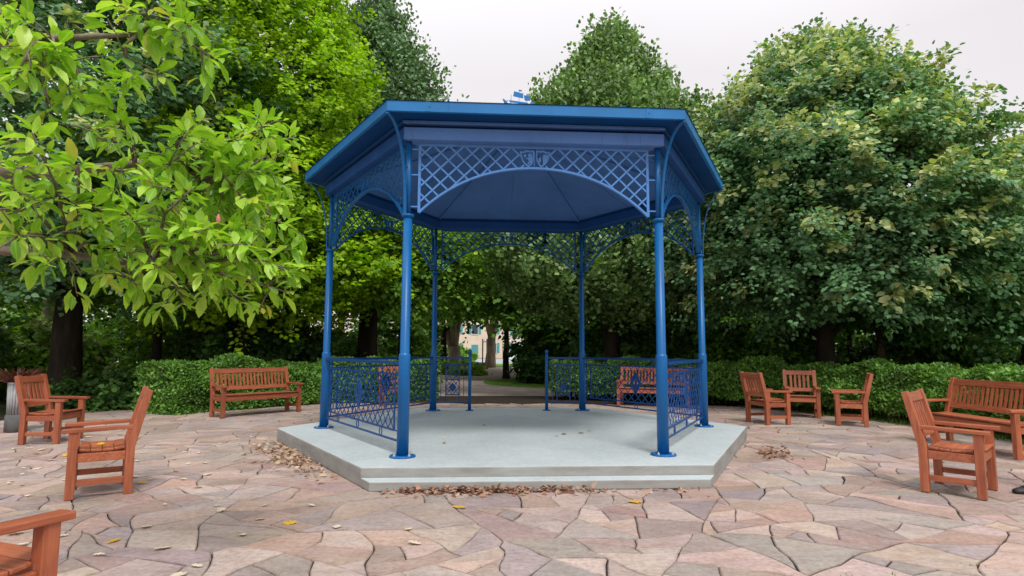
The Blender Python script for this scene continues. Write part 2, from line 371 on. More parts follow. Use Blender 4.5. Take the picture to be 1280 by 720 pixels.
def crown_np(prof, c, seed, n_spray, per, L, mode='spread', pale=0.0, core=500, spray=0.9, amp=0.22, face=0.35, inner=0.5, core_L=0.30, squash=(1, 1), pale_size=1.0, pale_to=1.2):
    """leaf sprays filling an uneven envelope. prof: list of (height, radius). returns verts, faces, mat index"""
    rg = np.random.default_rng(seed)
    hs = np.array([p[0] for p in prof], float); rs = np.array([p[1] for p in prof], float)
    H = []; A = []
    while len(H) < n_spray:
        h = rg.uniform(hs[0], hs[-1], n_spray); a = rg.uniform(0, 2 * PI, n_spray)
        r = np.interp(h, hs, rs)
        keep = rg.uniform(0, 1, n_spray) < (r + 0.25) / (rs.max() + 0.25)
        back = np.sin(a - math.atan2(c[1], c[0]) + PI / 2) > 0.15      # far side as seen from the square
        keep &= ~back | (rg.uniform(0, 1, n_spray) < face)
        H += list(h[keep]); A += list(a[keep])
    H = np.array(H[:n_spray]); A = np.array(A[:n_spray])
    t = 1 - inner * rg.uniform(0, 1, n_spray) ** 1.5
    t = np.where(rg.uniform(0, 1, n_spray) < 0.07, rg.uniform(1.0, 1.16, n_spray), t)
    rad = np.interp(H, hs, rs) * t * lobes(A, H, seed, amp)
    out = np.stack([np.cos(A), np.sin(A), np.zeros_like(A)], 1)
    base = np.array(c)[None] + out * rad[:, None] * np.array([squash[0], squash[1], 1]) + np.stack([0 * H, 0 * H, H], 1)
    j = rg.normal(0, 1, (n_spray, 3))
    if mode == 'spread': d = out + np.array([0, 0, -0.12]) + j * 0.38
    elif mode == 'linden': d = out * 0.9 + np.stack([0 * H, 0 * H, -0.22 + 1.15 * ((H - hs[0]) / (hs[-1] - hs[0])) ** 1.3], 1) + j * 0.36
    elif mode == 'up': d = out * 0.45 + np.array([0, 0, 1.0]) + j * 0.22
    elif mode == 'feather': d = out * 0.9 + np.array([0, 0, 0.45]) + j * 0.35
    else: d = out * 0.5 + np.array([0, 0, 0.1]) + j * 0.6
    d = nrm(d)
    ln = spray * rg.uniform(0.6, 1.3, n_spray)
    s = np.tile((np.arange(per) + 0.5) / per, n_spray) + rg.normal(0, 0.03, n_spray * per)
    D = np.repeat(d, per, 0); B = np.repeat(base, per, 0); LN = np.repeat(ln, per)[:, None]; O = np.repeat(out, per, 0)
    up = np.array([0, 0, 1.0]); sd = nrm(np.cross(D, up) + 1e-6)
    n = len(s)
    sgn = np.where(np.arange(n) % 2 == 0, 1.0, -1.0)[:, None]
    wid = (1 - np.abs(2 * s - 0.8))[:, None].clip(0.15, 1)
    jj = rg.normal(0, 1, (n, 3))
    off = sd * sgn * wid * 0.16 * LN * rg.uniform(0.2, 1.4, (n, 1)) + jj * 0.07 * LN
    if mode == 'up': off = jj * 0.13 * LN
    sag = np.zeros((n, 3)); sag[:, 2] = -(s ** 2) * 0.18 * LN[:, 0] * (0.2 if mode == 'up' else 1)
    P = B + D * LN * s[:, None] + off + sag
    ax = D * 0.55 + sd * sgn * 0.8 + jj * 0.35 + np.array([0, 0, -0.25 if mode != 'up' else 0.25])
    nm = up * 0.75 + O * 0.55 + rg.normal(0, 1, (n, 3)) * 0.45
    sz = L * rg.uniform(0.7, 1.25, n)
    mi = np.zeros(n, int)
    if pale > 0:
        hh = (H - hs[0]) / (hs[-1] - hs[0])
        isp = (rg.uniform(0, 1, n_spray) < pale * (0.18 + 1.45 * hh)) & (t > 0.72)
        pl = np.repeat(isp, per) & (s > 0.35) & (s < pale_to) & (rg.uniform(0, 1, n) < 0.8)
        mi[pl] = 1; sz[pl] *= pale_size
        P[pl] = P[pl] * 0.7 + (B + D * LN * 0.72 + O * 0.10)[pl] * 0.3
    v, f = leaf_quads(P, ax, nm, sz, sz * 0.80)
    if core:
        hc = rg.uniform(hs[0] + 0.03 * (hs[-1] - hs[0]), hs[-1] * 0.96, core); ac = rg.uniform(0, 2 * PI, core)
        rc = np.interp(hc, hs, rs) * 0.68 * np.sqrt(rg.uniform(0, 1, core))
        pc = np.array(c)[None] + np.stack([np.cos(ac) * rc * squash[0], np.sin(ac) * rc * squash[1], hc], 1)
        v2, f2 = leaf_quads(pc, rg.normal(0, 1, (core, 3)), rg.normal(0, 1, (core, 3)), core_L, core_L * 0.8)
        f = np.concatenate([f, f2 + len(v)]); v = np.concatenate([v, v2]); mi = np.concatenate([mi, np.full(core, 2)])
    return v, f, mi

def trunk_mb(c, h, r, seed, prof, limbs=18, lean=(0, 0), first=0.25, n=10, rise=0.6):
    rg = random.Random(seed); mb = MB()
    c = Vector(c)
    K = 9; pts = []; rad = []
    for i in range(K):
        t = i / (K - 1)
        pts.append(c + Vector((lean[0] * t + rg.uniform(-.05, .05) * (i > 0) * h * .12, lean[1] * t + rg.uniform(-.05, .05) * (i > 0) * h * .12, h * t - 0.05)))
        rad.append(r * (1.35 if i == 0 else (1 - 0.88 * t)))
    # root flare
    pts.insert(1, pts[0].lerp(pts[1], 0.25)); rad.insert(1, r * 1.04)
    mb.tube(pts, rad, n)
    hs = [p[0] for p in prof]; rs = [p[1] for p in prof]
    for k in range(limbs):
        t = first + (0.92 - first) * (k + rg.random()) / limbs
        i = min(int(t * (K - 1)) + 1, K - 1); p0 = pts[i].lerp(pts[i + 1], 0.5) if i + 1 < len(pts) else pts[-1]
        a = k * 2.4 + rg.uniform(-.4, .4)
        hz = p0.z - c.z
        hh = min(max(hz + rise * rg.uniform(0.5, 1.6), hs[0]), hs[-1] * .97)
        rr = float(np.interp(hh, hs, rs)) * rg.uniform(0.6, 0.88)
        p3 = Vector((c.x + lean[0] * t + math.cos(a) * rr, c.y + lean[1] * t + math.sin(a) * rr, c.z + hh))
        p1 = p0.lerp(p3, 0.35) + Vector((0, 0, 0.12 * rr)); p2 = p0.lerp(p3, 0.7) + Vector((rg.uniform(-.15, .15), rg.uniform(-.15, .15), 0.1 * rr))
        rl = max(0.02, r * 0.38 * (1 - t * 0.7))
        mb.tube([p0, p1, p2, p3], [rl, rl * .75, rl * .45, rl * .15], 6)
    return mb

def tree(name, label, cat, c, h, r, prof, seed, mats, n_spray, per, L, bark='bark', group=None, limbs=16, lean=(0, 0), mode='spread', first=.25, rise=.6, **kw):
    root = empty(name, c); tag(root, label, cat, group)
    z0 = (0, 0, 0)
    trunk_mb(z0, h, r, seed, prof, limbs, lean, first, rise=rise).build('trunk', M[bark], root)
    # crown is generated at world place for the sight bias and then moved into the root's space
    cc = (c[0] + lean[0] * .6, c[1] + lean[1] * .6, 0)
    v, f, mi = crown_np(prof, cc, seed, n_spray, per, L, mode, **kw)
    v = v - np.array([c[0], c[1], 0])
    mesh_np('crown', v, f, mats, mi, root)
    return root

# ------------------------------------------------------------------ camera, light, sky
cam_d = bpy.data.cameras.new('camera'); cam = bpy.data.objects.new('camera', cam_d); col.objects.link(cam)
cam_d.sensor_width = 36; cam_d.lens = 36 * 750.37 / 1280; cam_d.clip_start = 0.05; cam_d.clip_end = 1500
cam.matrix_world = Matrix.Translation((0, 0, 1.272)) @ Matrix.Rotation(PI / 2 + 0.1034, 4, 'X') @ Matrix.Rotation(0.0047, 4, 'Z')
scene.camera = cam
scene.view_settings.view_transform = 'Standard'; scene.view_settings.look = 'None'
scene.view_settings.exposure = 0; scene.view_settings.gamma = 1

SUN_EL, SUN_AZ = R(54), R(163)      # azimuth from +Y (view direction), clockwise: behind the viewer, to the left
w = bpy.data.worlds.new('World'); scene.world = w; w.use_nodes = True
nt = w.node_tree; nt.nodes.clear()
wo = nt.nodes.new('ShaderNodeOutputWorld'); bg = nt.nodes.new('ShaderNodeBackground'); bg2 = nt.nodes.new('ShaderNodeBackground'); ads = nt.nodes.new('ShaderNodeAddShader')
sky = nt.nodes.new('ShaderNodeTexSky'); sky.sky_type = 'NISHITA'; sky.sun_disc = False; sky.sun_elevation = SUN_EL; sky.sun_rotation = SUN_AZ
hsv = nt.nodes.new('ShaderNodeHueSaturation'); hsv.inputs['Saturation'].default_value = 0.25
nt.links.new(sky.outputs[0], hsv.inputs['Color']); nt.links.new(hsv.outputs[0], bg.inputs['Color']); bg.inputs['Strength'].default_value = 0.05
tc = nt.nodes.new('ShaderNodeTexCoord'); sp = nt.nodes.new('ShaderNodeSeparateXYZ'); nt.links.new(tc.outputs['Generated'], sp.inputs[0])
rp = nt.nodes.new('ShaderNodeValToRGB'); e = rp.color_ramp.elements
e.new(0.5); e.new(0.5)
for el, (p, c_) in zip(e, [(0.0, (0.62, 0.575, 0.59)), (0.42, (0.72, 0.68, 0.695)), (0.62, (1.02, 1.0, 1.03)), (1.0, (1.75, 1.78, 1.86))]):
    el.position = p; el.color = (*c_, 1)
nz = nt.nodes.new('ShaderNodeTexNoise'); nz.inputs['Scale'].default_value = 2.0; nz.inputs['Detail'].default_value = 4
nt.links.new(tc.outputs['Generated'], nz.inputs['Vector'])
mr = nt.nodes.new('ShaderNodeMapRange'); mr.inputs[1].default_value = 0.3; mr.inputs[2].default_value = 0.7; mr.inputs[3].default_value = 0.94; mr.inputs[4].default_value = 1.05
nt.links.new(nz.outputs['Fac'], mr.inputs[0])
vm = nt.nodes.new('ShaderNodeVectorMath'); vm.operation = 'SCALE'
nt.links.new(sp.outputs['Z'], rp.inputs['Fac']); nt.links.new(rp.outputs[0], vm.inputs[0]); nt.links.new(mr.outputs[0], vm.inputs['Scale'])
nt.links.new(vm.outputs[0], bg2.inputs['Color']); bg2.inputs['Strength'].default_value = 1.0
nt.links.new(bg.outputs[0], ads.inputs[0]); nt.links.new(bg2.outputs[0], ads.inputs[1]); nt.links.new(ads.outputs[0], wo.inputs['Surface'])

sd = bpy.data.lights.new('sun', 'SUN'); sd.energy = 2.4; sd.angle = R(15); sd.color = (1.0, 0.965, 0.90)
so = bpy.data.objects.new('sun', sd); col.objects.link(so)
dsun = Vector((math.sin(SUN_AZ) * math.cos(SUN_EL), math.cos(SUN_AZ) * math.cos(SUN_EL), math.sin(SUN_EL)))
so.rotation_euler = dsun.to_track_quat('Z', 'Y').to_euler(); so.location = (-8, -10, 20)

# ------------------------------------------------------------------ setting: ground, path, lawn, road
def sheet(name, pts, z, mat):
    mb = MB(); mb.add([(x, y, z) for x, y in pts], [tuple(range(len(pts)))])
    o = mb.build(name, mat); tag(o, kind='structure'); return o
sheet('ground', [(-500, -300), (500, -300), (500, 700), (-500, 700)], -0.055, M['soil'])
GC = (0.093, 8.757)                      # centre of the bandstand
def ell(cx, cy, rx, ry, n=40, j=0.0, seed=1):
    rg = random.Random(seed)
    return [(cx + rx * math.cos(2 * PI * k / n) * (1 + rg.uniform(-j, j)), cy + ry * math.sin(2 * PI * k / n) * (1 + rg.uniform(-j, j))) for k in range(n)]
sheet('path', [(-2.4, 12.0), (2.0, 12.0), (2.2, 16.5), (3.2, 20), (6, 24), (9, 33), (14, 46), (-10, 50), (-9, 36), (-5.0, 26), (-3.2, 20), (-2.6, 16)], -0.048, M['gravel'])
sheet('lawn_island', ell(3.2, 25.2, 4.4, 4.4, 44, .03, 3), -0.044, M['lawn'])
sheet('lawn_behind_hedge', [(4.5, 15.5), (8.0, 11.8), (8.6, 9.0), (8.8, 2.0), (30, 2.0), (30, 12), (18, 13.0), (9.5, 15.5)], -0.046, M['lawn'])
sheet('lawn_strip_far', [(-14, 51), (20, 47), (20, 56), (-16, 60)], -0.044, M['lawn'])
sheet('lawn_by_path', [(-15, 30), (-7.5, 30), (-9.5, 38), (-10.5, 50), (-22, 50)], -0.046, M['lawn'])
sheet('road', [(-150, 62), (150, 56), (150, 92), (-150, 94)], -0.040, M['road'])

# crazy paving: every stone is an irregular polygon of its own, joints are real gaps
def paving():
    rg = random.Random(11)
    sites = []
    tries = 0
    while tries < 9000:
        tries += 1
        x = rg.uniform(-12, 12); y = rg.uniform(-1, 17)
        if math.hypot(x - GC[0], y - GC[1]) > 10.2 and y > 6: continue
        if all(((x - a) / 1.3) ** 2 + ((y - b) / 0.85) ** 2 < 0 or ((x - a) / 1.3) ** 2 + ((y - b) / 0.85) ** 2 > 1.15 for a, b in sites): sites.append((x, y))
    GAPS = (0.0022, 0.0028, 0.0033, 0.0038, 0.0043, 0.0050, 0.0060)
    def cut(poly, x, y, nx, ny, off):
        out = []; n = len(poly)
        for m in range(n):
            p, q = poly[m], poly[(m + 1) % n]
            fp = (p[0] - x) * nx + (p[1] - y) * ny - off; fq = (q[0] - x) * nx + (q[1] - y) * ny - off
            if fp <= 0: out.append(p)
            if (fp < 0) != (fq < 0):
                t = fp / (fp - fq); out.append((p[0] + (q[0] - p[0]) * t, p[1] + (q[1] - p[1]) * t))
        return out
    def area(p): return abs(sum(p[m][0] * p[(m + 1) % len(p)][1] - p[(m + 1) % len(p)][0] * p[m][1] for m in range(len(p)))) / 2
    polys = []
    def split(p, depth=0):
        if len(p) < 3: return
        a = area(p)
        if a < 0.008: return
        if depth > 8 or a < rg.choice((0.045, 0.065, 0.09, 0.125, 0.17, 0.23, 0.32)): polys.append(p); return
        far = max(((u, v) for u in p for v in p), key=lambda e: ((e[0][0] - e[1][0]) / 1.25) ** 2 + (e[0][1] - e[1][1]) ** 2)
        ang = math.atan2(far[1][1] - far[0][1], far[1][0] - far[0][0]) + rg.gauss(0, 0.42)
        nx, ny = math.cos(ang), math.sin(ang)
        cx = sum(q[0] for q in p) / len(p) + nx * rg.uniform(-.16, .16) * math.sqrt(a); cy = sum(q[1] for q in p) / len(p) + ny * rg.uniform(-.16, .16) * math.sqrt(a)
        g = rg.choice(GAPS)
        split(cut(p, cx, cy, nx, ny, -g), depth + 1); split(cut(p, cx, cy, -nx, -ny, -g), depth + 1)
    for i, (x, y) in enumerate(sites):
        poly = [(x - 2.2, y - 2.2), (x + 2.2, y - 2.2), (x + 2.2, y + 2.2), (x - 2.2, y + 2.2)]
        for j in sorted((j for j in range(len(sites)) if j != i), key=lambda j: (sites[j][0] - x) ** 2 + (sites[j][1] - y) ** 2)[:20]:
            dx, dy = sites[j][0] - x, sites[j][1] - y; d = math.hypot(dx, dy)
            poly = cut(poly, x, y, dx / d, dy / d, d / 2 - 0.8 * GAPS[(min(i, j) * 7919 + max(i, j) * 104729) % 7])
            if len(poly) < 3: break
        split(poly)
    verts = []; faces = []; cols = []
    pal = [(0.505, 0.392, 0.345), (0.47, 0.385, 0.355), (0.525, 0.415, 0.36), (0.435, 0.375, 0.36), (0.55, 0.45, 0.395), (0.50, 0.37, 0.32), (0.455, 0.39, 0.375), (0.535, 0.435, 0.40), (0.49, 0.39, 0.35)]
    for i, poly in enumerate(polys):
        # subdivide edges and warp so that they look broken, not cut
        fine = []
        n = len(poly)
        for m in range(n):
            p, s = poly[m], poly[(m + 1) % n]
            L = math.hypot(s[0] - p[0], s[1] - p[1]); ks = max(1, int(L / 0.085))
            for q in range(ks):
                t = q / ks; fine.append((p[0] + (s[0] - p[0]) * t, p[1] + (s[1] - p[1]) * t))
        wp = []
        for (px, py) in fine:
            n1 = noise.noise_vector(Vector((px * 0.9, py * 0.9, 3.1))); n2 = noise.noise_vector(Vector((px * 3.2, py * 3.2, 7.7))); n3 = noise.noise_vector(Vector((px * 11, py * 11, i * 3.3)))
            wp.append((px + n1.x * 0.22 + n2.x * 0.05 + n3.x * 0.006, py + n1.y * 0.17 + n2.y * 0.045 + n3.y * 0.006))
        cx = sum(p[0] for p in wp) / len(wp); cy = sum(p[1] for p in wp) / len(wp)
        if math.hypot(cx - GC[0], cy - GC[1]) > 9.2 and cy > 6: continue
        if cy > 14.6 or math.hypot(cx - GC[0], cy - GC[1]) > 9.2 and cx > 6: continue
        tx, ty = rg.uniform(-.006, .006), rg.uniform(-.006, .006); hz = rg.uniform(-.003, .003)
        c = rg.choice(pal); br = rg.uniform(0.76, 1.12); c = tuple(q * br * w_ + rg.uniform(-.012, .012) for q, w_ in zip(c, (.83, .825, .80)))
        n = len(wp); b0 = len(verts)
        zf = lambda p: hz + (p[0] - cx) * tx + (p[1] - cy) * ty
        verts += [(p[0], p[1], -0.05) for p in wp]
        verts += [(p[0], p[1], zf(p) - 0.006) for p in wp]
        def inn(p, dd):
            dl = math.hypot(p[0] - cx, p[1] - cy) or 1
            return (p[0] + (cx - p[0]) / dl * dd, p[1] + (cy - p[1]) / dl * dd)
        for p in wp:
            q = inn(p, 0.010); verts.append((q[0], q[1], zf(p)))
        for a in range(n):
            b = (a + 1) % n
            faces.append((b0 + a, b0 + b, b0 + n + b, b0 + n + a)); cols.append(c)
            faces.append((b0 + n + a, b0 + n + b, b0 + 2 * n + b, b0 + 2 * n + a)); cols.append(tuple(q * .84 for q in c))
        faces.append(tuple(b0 + 2 * n + a for a in range(n))); cols.append(c)
    me = bpy.data.meshes.new('paving'); me.from_pydata(verts, [], faces)
    at = me.color_attributes.new('stone', 'FLOAT_COLOR', 'CORNER')
    arr = []
    for f, c in zip(faces, cols): arr += [c[0], c[1], c[2], 1.0] * len(f)
    at.data.foreach_set('color', arr)
    me.materials.append(M['stone']); me.update()
    o = bpy.data.objects.new('paving', me); col.objects.link(o); tag(o, kind='structure')
    sheet('paving_bed', ell(GC[0], GC[1] - 1.5, 11.0, 10.0, 60), -0.0135, M['joint'])
paving()

# ------------------------------------------------------------------ bandstand
S = 2.73; ROT = 0.0642; PZ = 0.1785
COLS = [240, 300, 0, 60, 120, 180]                # front left, front right, right, rear right, rear left, left
def hexp(k, r, z=0.0):
    a = R(COLS[k % 6]) + ROT
    return Vector((GC[0] + r * math.cos(a), GC[1] + r * math.sin(a), z))
def rel(v): return Vector((v[0] - GC[0], v[1] - GC[1], v[2]))

# concrete slab with its front step
mb = MB()
hx = [rel(hexp(k, 3.37)) for k in range(6)]
order = [0, 1, 2, 3, 4, 5]
mb.add([(p.x, p.y, 0.0) for p in hx] + [(p.x, p.y, PZ) for p in hx], [tuple(range(6))[::-1], tuple(range(6, 12))] + [(i, (i + 1) % 6, 6 + (i + 1) % 6, 6 + i) for i in range(6)])
plinth = empty('concrete_plinth', (GC[0], GC[1], 0.0)); tag(plinth, 'pale grey hexagonal concrete slab with one front step under the blue bandstand', 'platform')
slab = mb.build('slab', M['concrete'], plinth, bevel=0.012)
mb = MB()
d0 = (hx[0] - hx[5]).normalized() * 0.225; d1 = (hx[1] - hx[2]).normalized() * 0.225
fr_n = ((hx[0] + hx[1]) / 2).normalized() * 0.002
q = [hx[0] + fr_n, hx[1] + fr_n, hx[1] + d1, hx[0] + d0]
ST = 0.086
mb.add([(p.x, p.y, 0.0) for p in q] + [(p.x, p.y, ST) for p in q], [(3, 2, 1, 0), (4, 5, 6, 7)] + [(i, (i + 1) % 4, 4 + (i + 1) % 4, 4 + i) for i in range(4)])
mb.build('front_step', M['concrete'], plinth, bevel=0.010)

band = empty('bandstand', (GC[0], GC[1], PZ)); tag(band, 'blue hexagonal iron bandstand with lattice arches, railings and overhanging roof on the concrete slab', 'bandstand')
def BZ(z): return z - PZ                                # world height -> height in the bandstand's space
def bp(k, r, zw):
    p = hexp(k, r, 0); return Vector((p.x - GC[0], p.y - GC[1], BZ(zw)))

# columns
for k in range(6):
    p = bp(k, S, PZ)
    mb = MB()
    mb.lathe([(0.062, 0.016), (0.062, 1.035), (0.060, 1.047), (0.052, 1.056), (0.050, 1.06), (0.0475, 2.51)], (p.x, p.y, 0), 28)
    mb.lathe([(0.030, 2.53), (0.030, 3.335)], (p.x, p.y, 0), 20)
    c = mb.build('column', M['blue'], band)
    mb = MB(); mb.lathe([(0.135, 0.0), (0.135, 0.012), (0.128, 0.018), (0.066, 0.018)], (p.x, p.y, 0), 32); mb.build('base_plate', M['blue'], c)
    for q in range(4):
        a = PI / 4 + q * PI / 2 + ROT
        mb = MB(); mb.lathe([(0.013, 0.018), (0.013, 0.032), (0.007, 0.032), (0.007, 0.046)], (p.x + 0.107 * math.cos(a), p.y + 0.107 * math.sin(a), 0), 8, smooth=False)
        mb.build('anchor_bolt', M['steel'], c)
    mb = MB(); mb.lathe([(0.0475, 2.500), (0.066, 2.510), (0.070, 2.520), (0.066, 2.532), (0.032, 2.540)], (p.x, p.y, 0), 24); mb.build('collar', M['blue'], c)
    # curved outer bracket, a flat bar from the collar up and out to the roof corner
    out = Vector((p.x, p.y, 0)).normalized(); side = out.cross(Vector((0, 0, 1)))
    mb = MB(); pts = []
    for i in range(19):
        t = i / 18; th = t * PI / 2
        ro = 0.052 + 0.345 * (1 - math.cos(th)); zz = 2.535 + 0.985 * (math.sin(th) ** 0.92)
        pts.append(Vector((p.x, p.y, 0)) + out * ro + Vector((0, 0, zz)))
    for a_, b_ in zip(pts[:-1], pts[1:]):
        t_ = (b_ - a_).normalized()
        mb.obox((a_ + b_) / 2, (b_ - a_) * 0.51, side * 0.016, side.cross(t_) * 0.0065)
    for zz in (2.75, 3.05): mb.bar(Vector((p.x, p.y, zz)), Vector((p.x, p.y, zz)) + out * (0.055), 0.010, 0.010)
    mb.build('outer_bracket', M['blue'], c)

# side panels between columns: lattice spandrel arches
def clip_lattice(mb, o, u, zax, nn, inside, u0, u1, z0, z1, pitch, slope, wd, th):
    """two families of flat bars over the region, cut where inside(u,z) is false"""
    for fam in (1, -1):
        ext = (z1 - z0) / slope
        k0 = int((u0 - ext) / pitch) - 2; k1 = int((u1 + ext) / pitch) + 2
        for k in range(k0, k1):
            ub = k * pitch
            N = 140; prev = None; start = None
            for i in range(N + 1):
                z = z0 + (z1 - z0) * i / N; uu = ub + fam * (z - z0) / slope
                ins = u0 <= uu <= u1 and inside(uu, z)
                if ins and start is None: start = (uu, z)
                if (not ins or i == N) and start is not None:
                    endp = prev if not ins else (uu, z)
                    if endp and math.hypot(endp[0] - start[0], endp[1] - start[1]) > 0.012:
                        A = o + u * start[0] + zax * start[1] + nn * (0.003 * fam); B = o + u * endp[0] + zax * endp[1] + nn * (0.003 * fam)
                        mb.bar(A, B, th, wd, up=zax.cross(u) if False else (zax if abs((B - A).normalized().dot(zax)) < 0.99 else u))
                    start = None
                prev = (uu, z) if ins else None
ZAX = Vector((0, 0, 1))
def side_frame(k):
    a = bp(k, S, PZ); b = bp(k + 1, S, PZ)
    u = (b - a).normalized(); L = (b - a).length
    nn = u.cross(ZAX)                                   # points outwards
    return a, u, L, nn

def shield(cx, cz, wd, ht, tilt):
    """outline of a heater shield"""
    pts = [(-.5, .46), (-.25, .42), (0, .50), (.25, .42), (.5, .46), (.47, .1), (.38, -.18), (.2, -.4), (0, -.55), (-.2, -.4), (-.38, -.18), (-.47, .1)]
    c, s = math.cos(tilt), math.sin(tilt)
    return [(cx + (x * wd) * c - (y * ht) * s, cz + (x * wd) * s + (y * ht) * c) for x, y in pts]

for k in range(6):
    o, u, L, nn = side_frame(k)
    a0, a1 = 0.115, L - 0.115
    zt, ze, zm = BZ(3.485), BZ(2.735), BZ(3.25)
    half = (a1 - a0) / 2; uc = L / 2
    def arch(x): 
        t = min(1, abs(x - uc) / half)
        return zm - (zm - ze) * (0.78 * t * t + 0.22 * t ** 4)
    mat = M['blue_lattice_lit'] if k == 0 else M['blue']  # only the front panel gets the colour with light painted in
    fr = MB()
    fr.bar(o + u * a0 + ZAX * ze, o + u * a0 + ZAX * zt, 0.028, 0.012, up=nn)
    fr.bar(o + u * a1 + ZAX * ze, o + u * a1 + ZAX * zt, 0.028, 0.012, up=nn)
    fr.bar(o + u * a0 + ZAX * zt, o + u * a1 + ZAX * zt, 0.010, 0.026, up=ZAX)
    N = 40
    ap = [(a0 + (a1 - a0) * i / N) for i in range(N + 1)]
    for x0, x1 in zip(ap[:-1], ap[1:]):
        fr.bar(o + u * x0 + ZAX * arch(x0), o + u * x1 + ZAX * arch(x1), 0.042, 0.022, up=ZAX)
    for xx, e_ in ((a0, 0.03), (a1, L - 0.03)):        # small cleats to the columns
        for zz in (BZ(2.80), BZ(3.15), BZ(3.43)):
            fr.bar(o + u * xx + ZAX * zz, o + u * e_ + ZAX * zz, 0.010, 0.014)
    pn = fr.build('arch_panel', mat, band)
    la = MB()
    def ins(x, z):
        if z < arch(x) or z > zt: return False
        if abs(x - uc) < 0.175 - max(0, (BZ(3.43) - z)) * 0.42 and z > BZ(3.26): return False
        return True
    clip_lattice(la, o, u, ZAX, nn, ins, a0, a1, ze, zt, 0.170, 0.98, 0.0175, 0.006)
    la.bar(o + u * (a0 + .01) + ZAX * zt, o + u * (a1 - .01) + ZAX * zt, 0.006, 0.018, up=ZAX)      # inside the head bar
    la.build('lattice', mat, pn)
    em = MB()
    for sgn in (-1, 1):                                 # two heater shields leaning away from each other
        c_ = (uc + sgn * 0.080, BZ(3.362))
        sh = shield(c_[0], c_[1], 0.155, 0.185, -sgn * 0.13 if sgn > 0 else 0.10)
        inn_ = shield(c_[0], c_[1], 0.124, 0.150, -sgn * 0.13 if sgn > 0 else 0.10)
        n = len(sh)
        for i in range(n):                               # rim
            quad = [sh[i], sh[(i + 1) % n], inn_[(i + 1) % n], inn_[i]]
            em.prism(quad, 0.010, (o + nn * 0.002, u, ZAX, nn))
    fr0 = (o, u, ZAX, nn)
    def blob(cx, cz, pts, sc): em.prism([(cx + x * sc, cz + y * sc) for x, y in pts], 0.008, fr0)
    cz = BZ(3.362)
    # quartered field with rearing beasts: small cut-plate charges inside the shields
    beast = [(-.30, -1.0), (-.02, -.62), (.30, -1.0), (.42, -.85), (.22, -.42), (.36, -.1), (.62, .12), (.52, .28), (.26, .14), (.34, .5), (.12, .86), (-.2, .84), (-.42, .55), (-.2, .42), (-.36, .1), (-.66, .2), (-.7, .02), (-.34, -.16), (-.16, -.48), (-.5, -.82)]
    blob(uc - 0.052, cz - 0.002, beast, 0.066)
    blob(uc - 0.110, cz + 0.030, [(-.4, -.3), (.1, -.5), (.5, 0), (.2, .45), (-.3, .3)], 0.036)
    em.prism([(uc - 0.012, cz - .085), (uc - 0.004, cz - .085), (uc - 0.004, cz + .085), (uc - 0.012, cz + .085)], 0.010, fr0)
    blob(uc + 0.118, cz - 0.008, [(-.55, -1), (.1, -.8), (.5, -.3), (.62, .35), (.62, .95), (-.5, .95), (-.6, .1)], 0.056)
    blob(uc + 0.052, cz - 0.012, [(-.3, -.6), (.15, -.75), (.35, -.1), (.2, .3), (.4, .7), (0, .6), (-.25, .2)], 0.046)
    em.build('twin_shield_emblem', mat, pn)

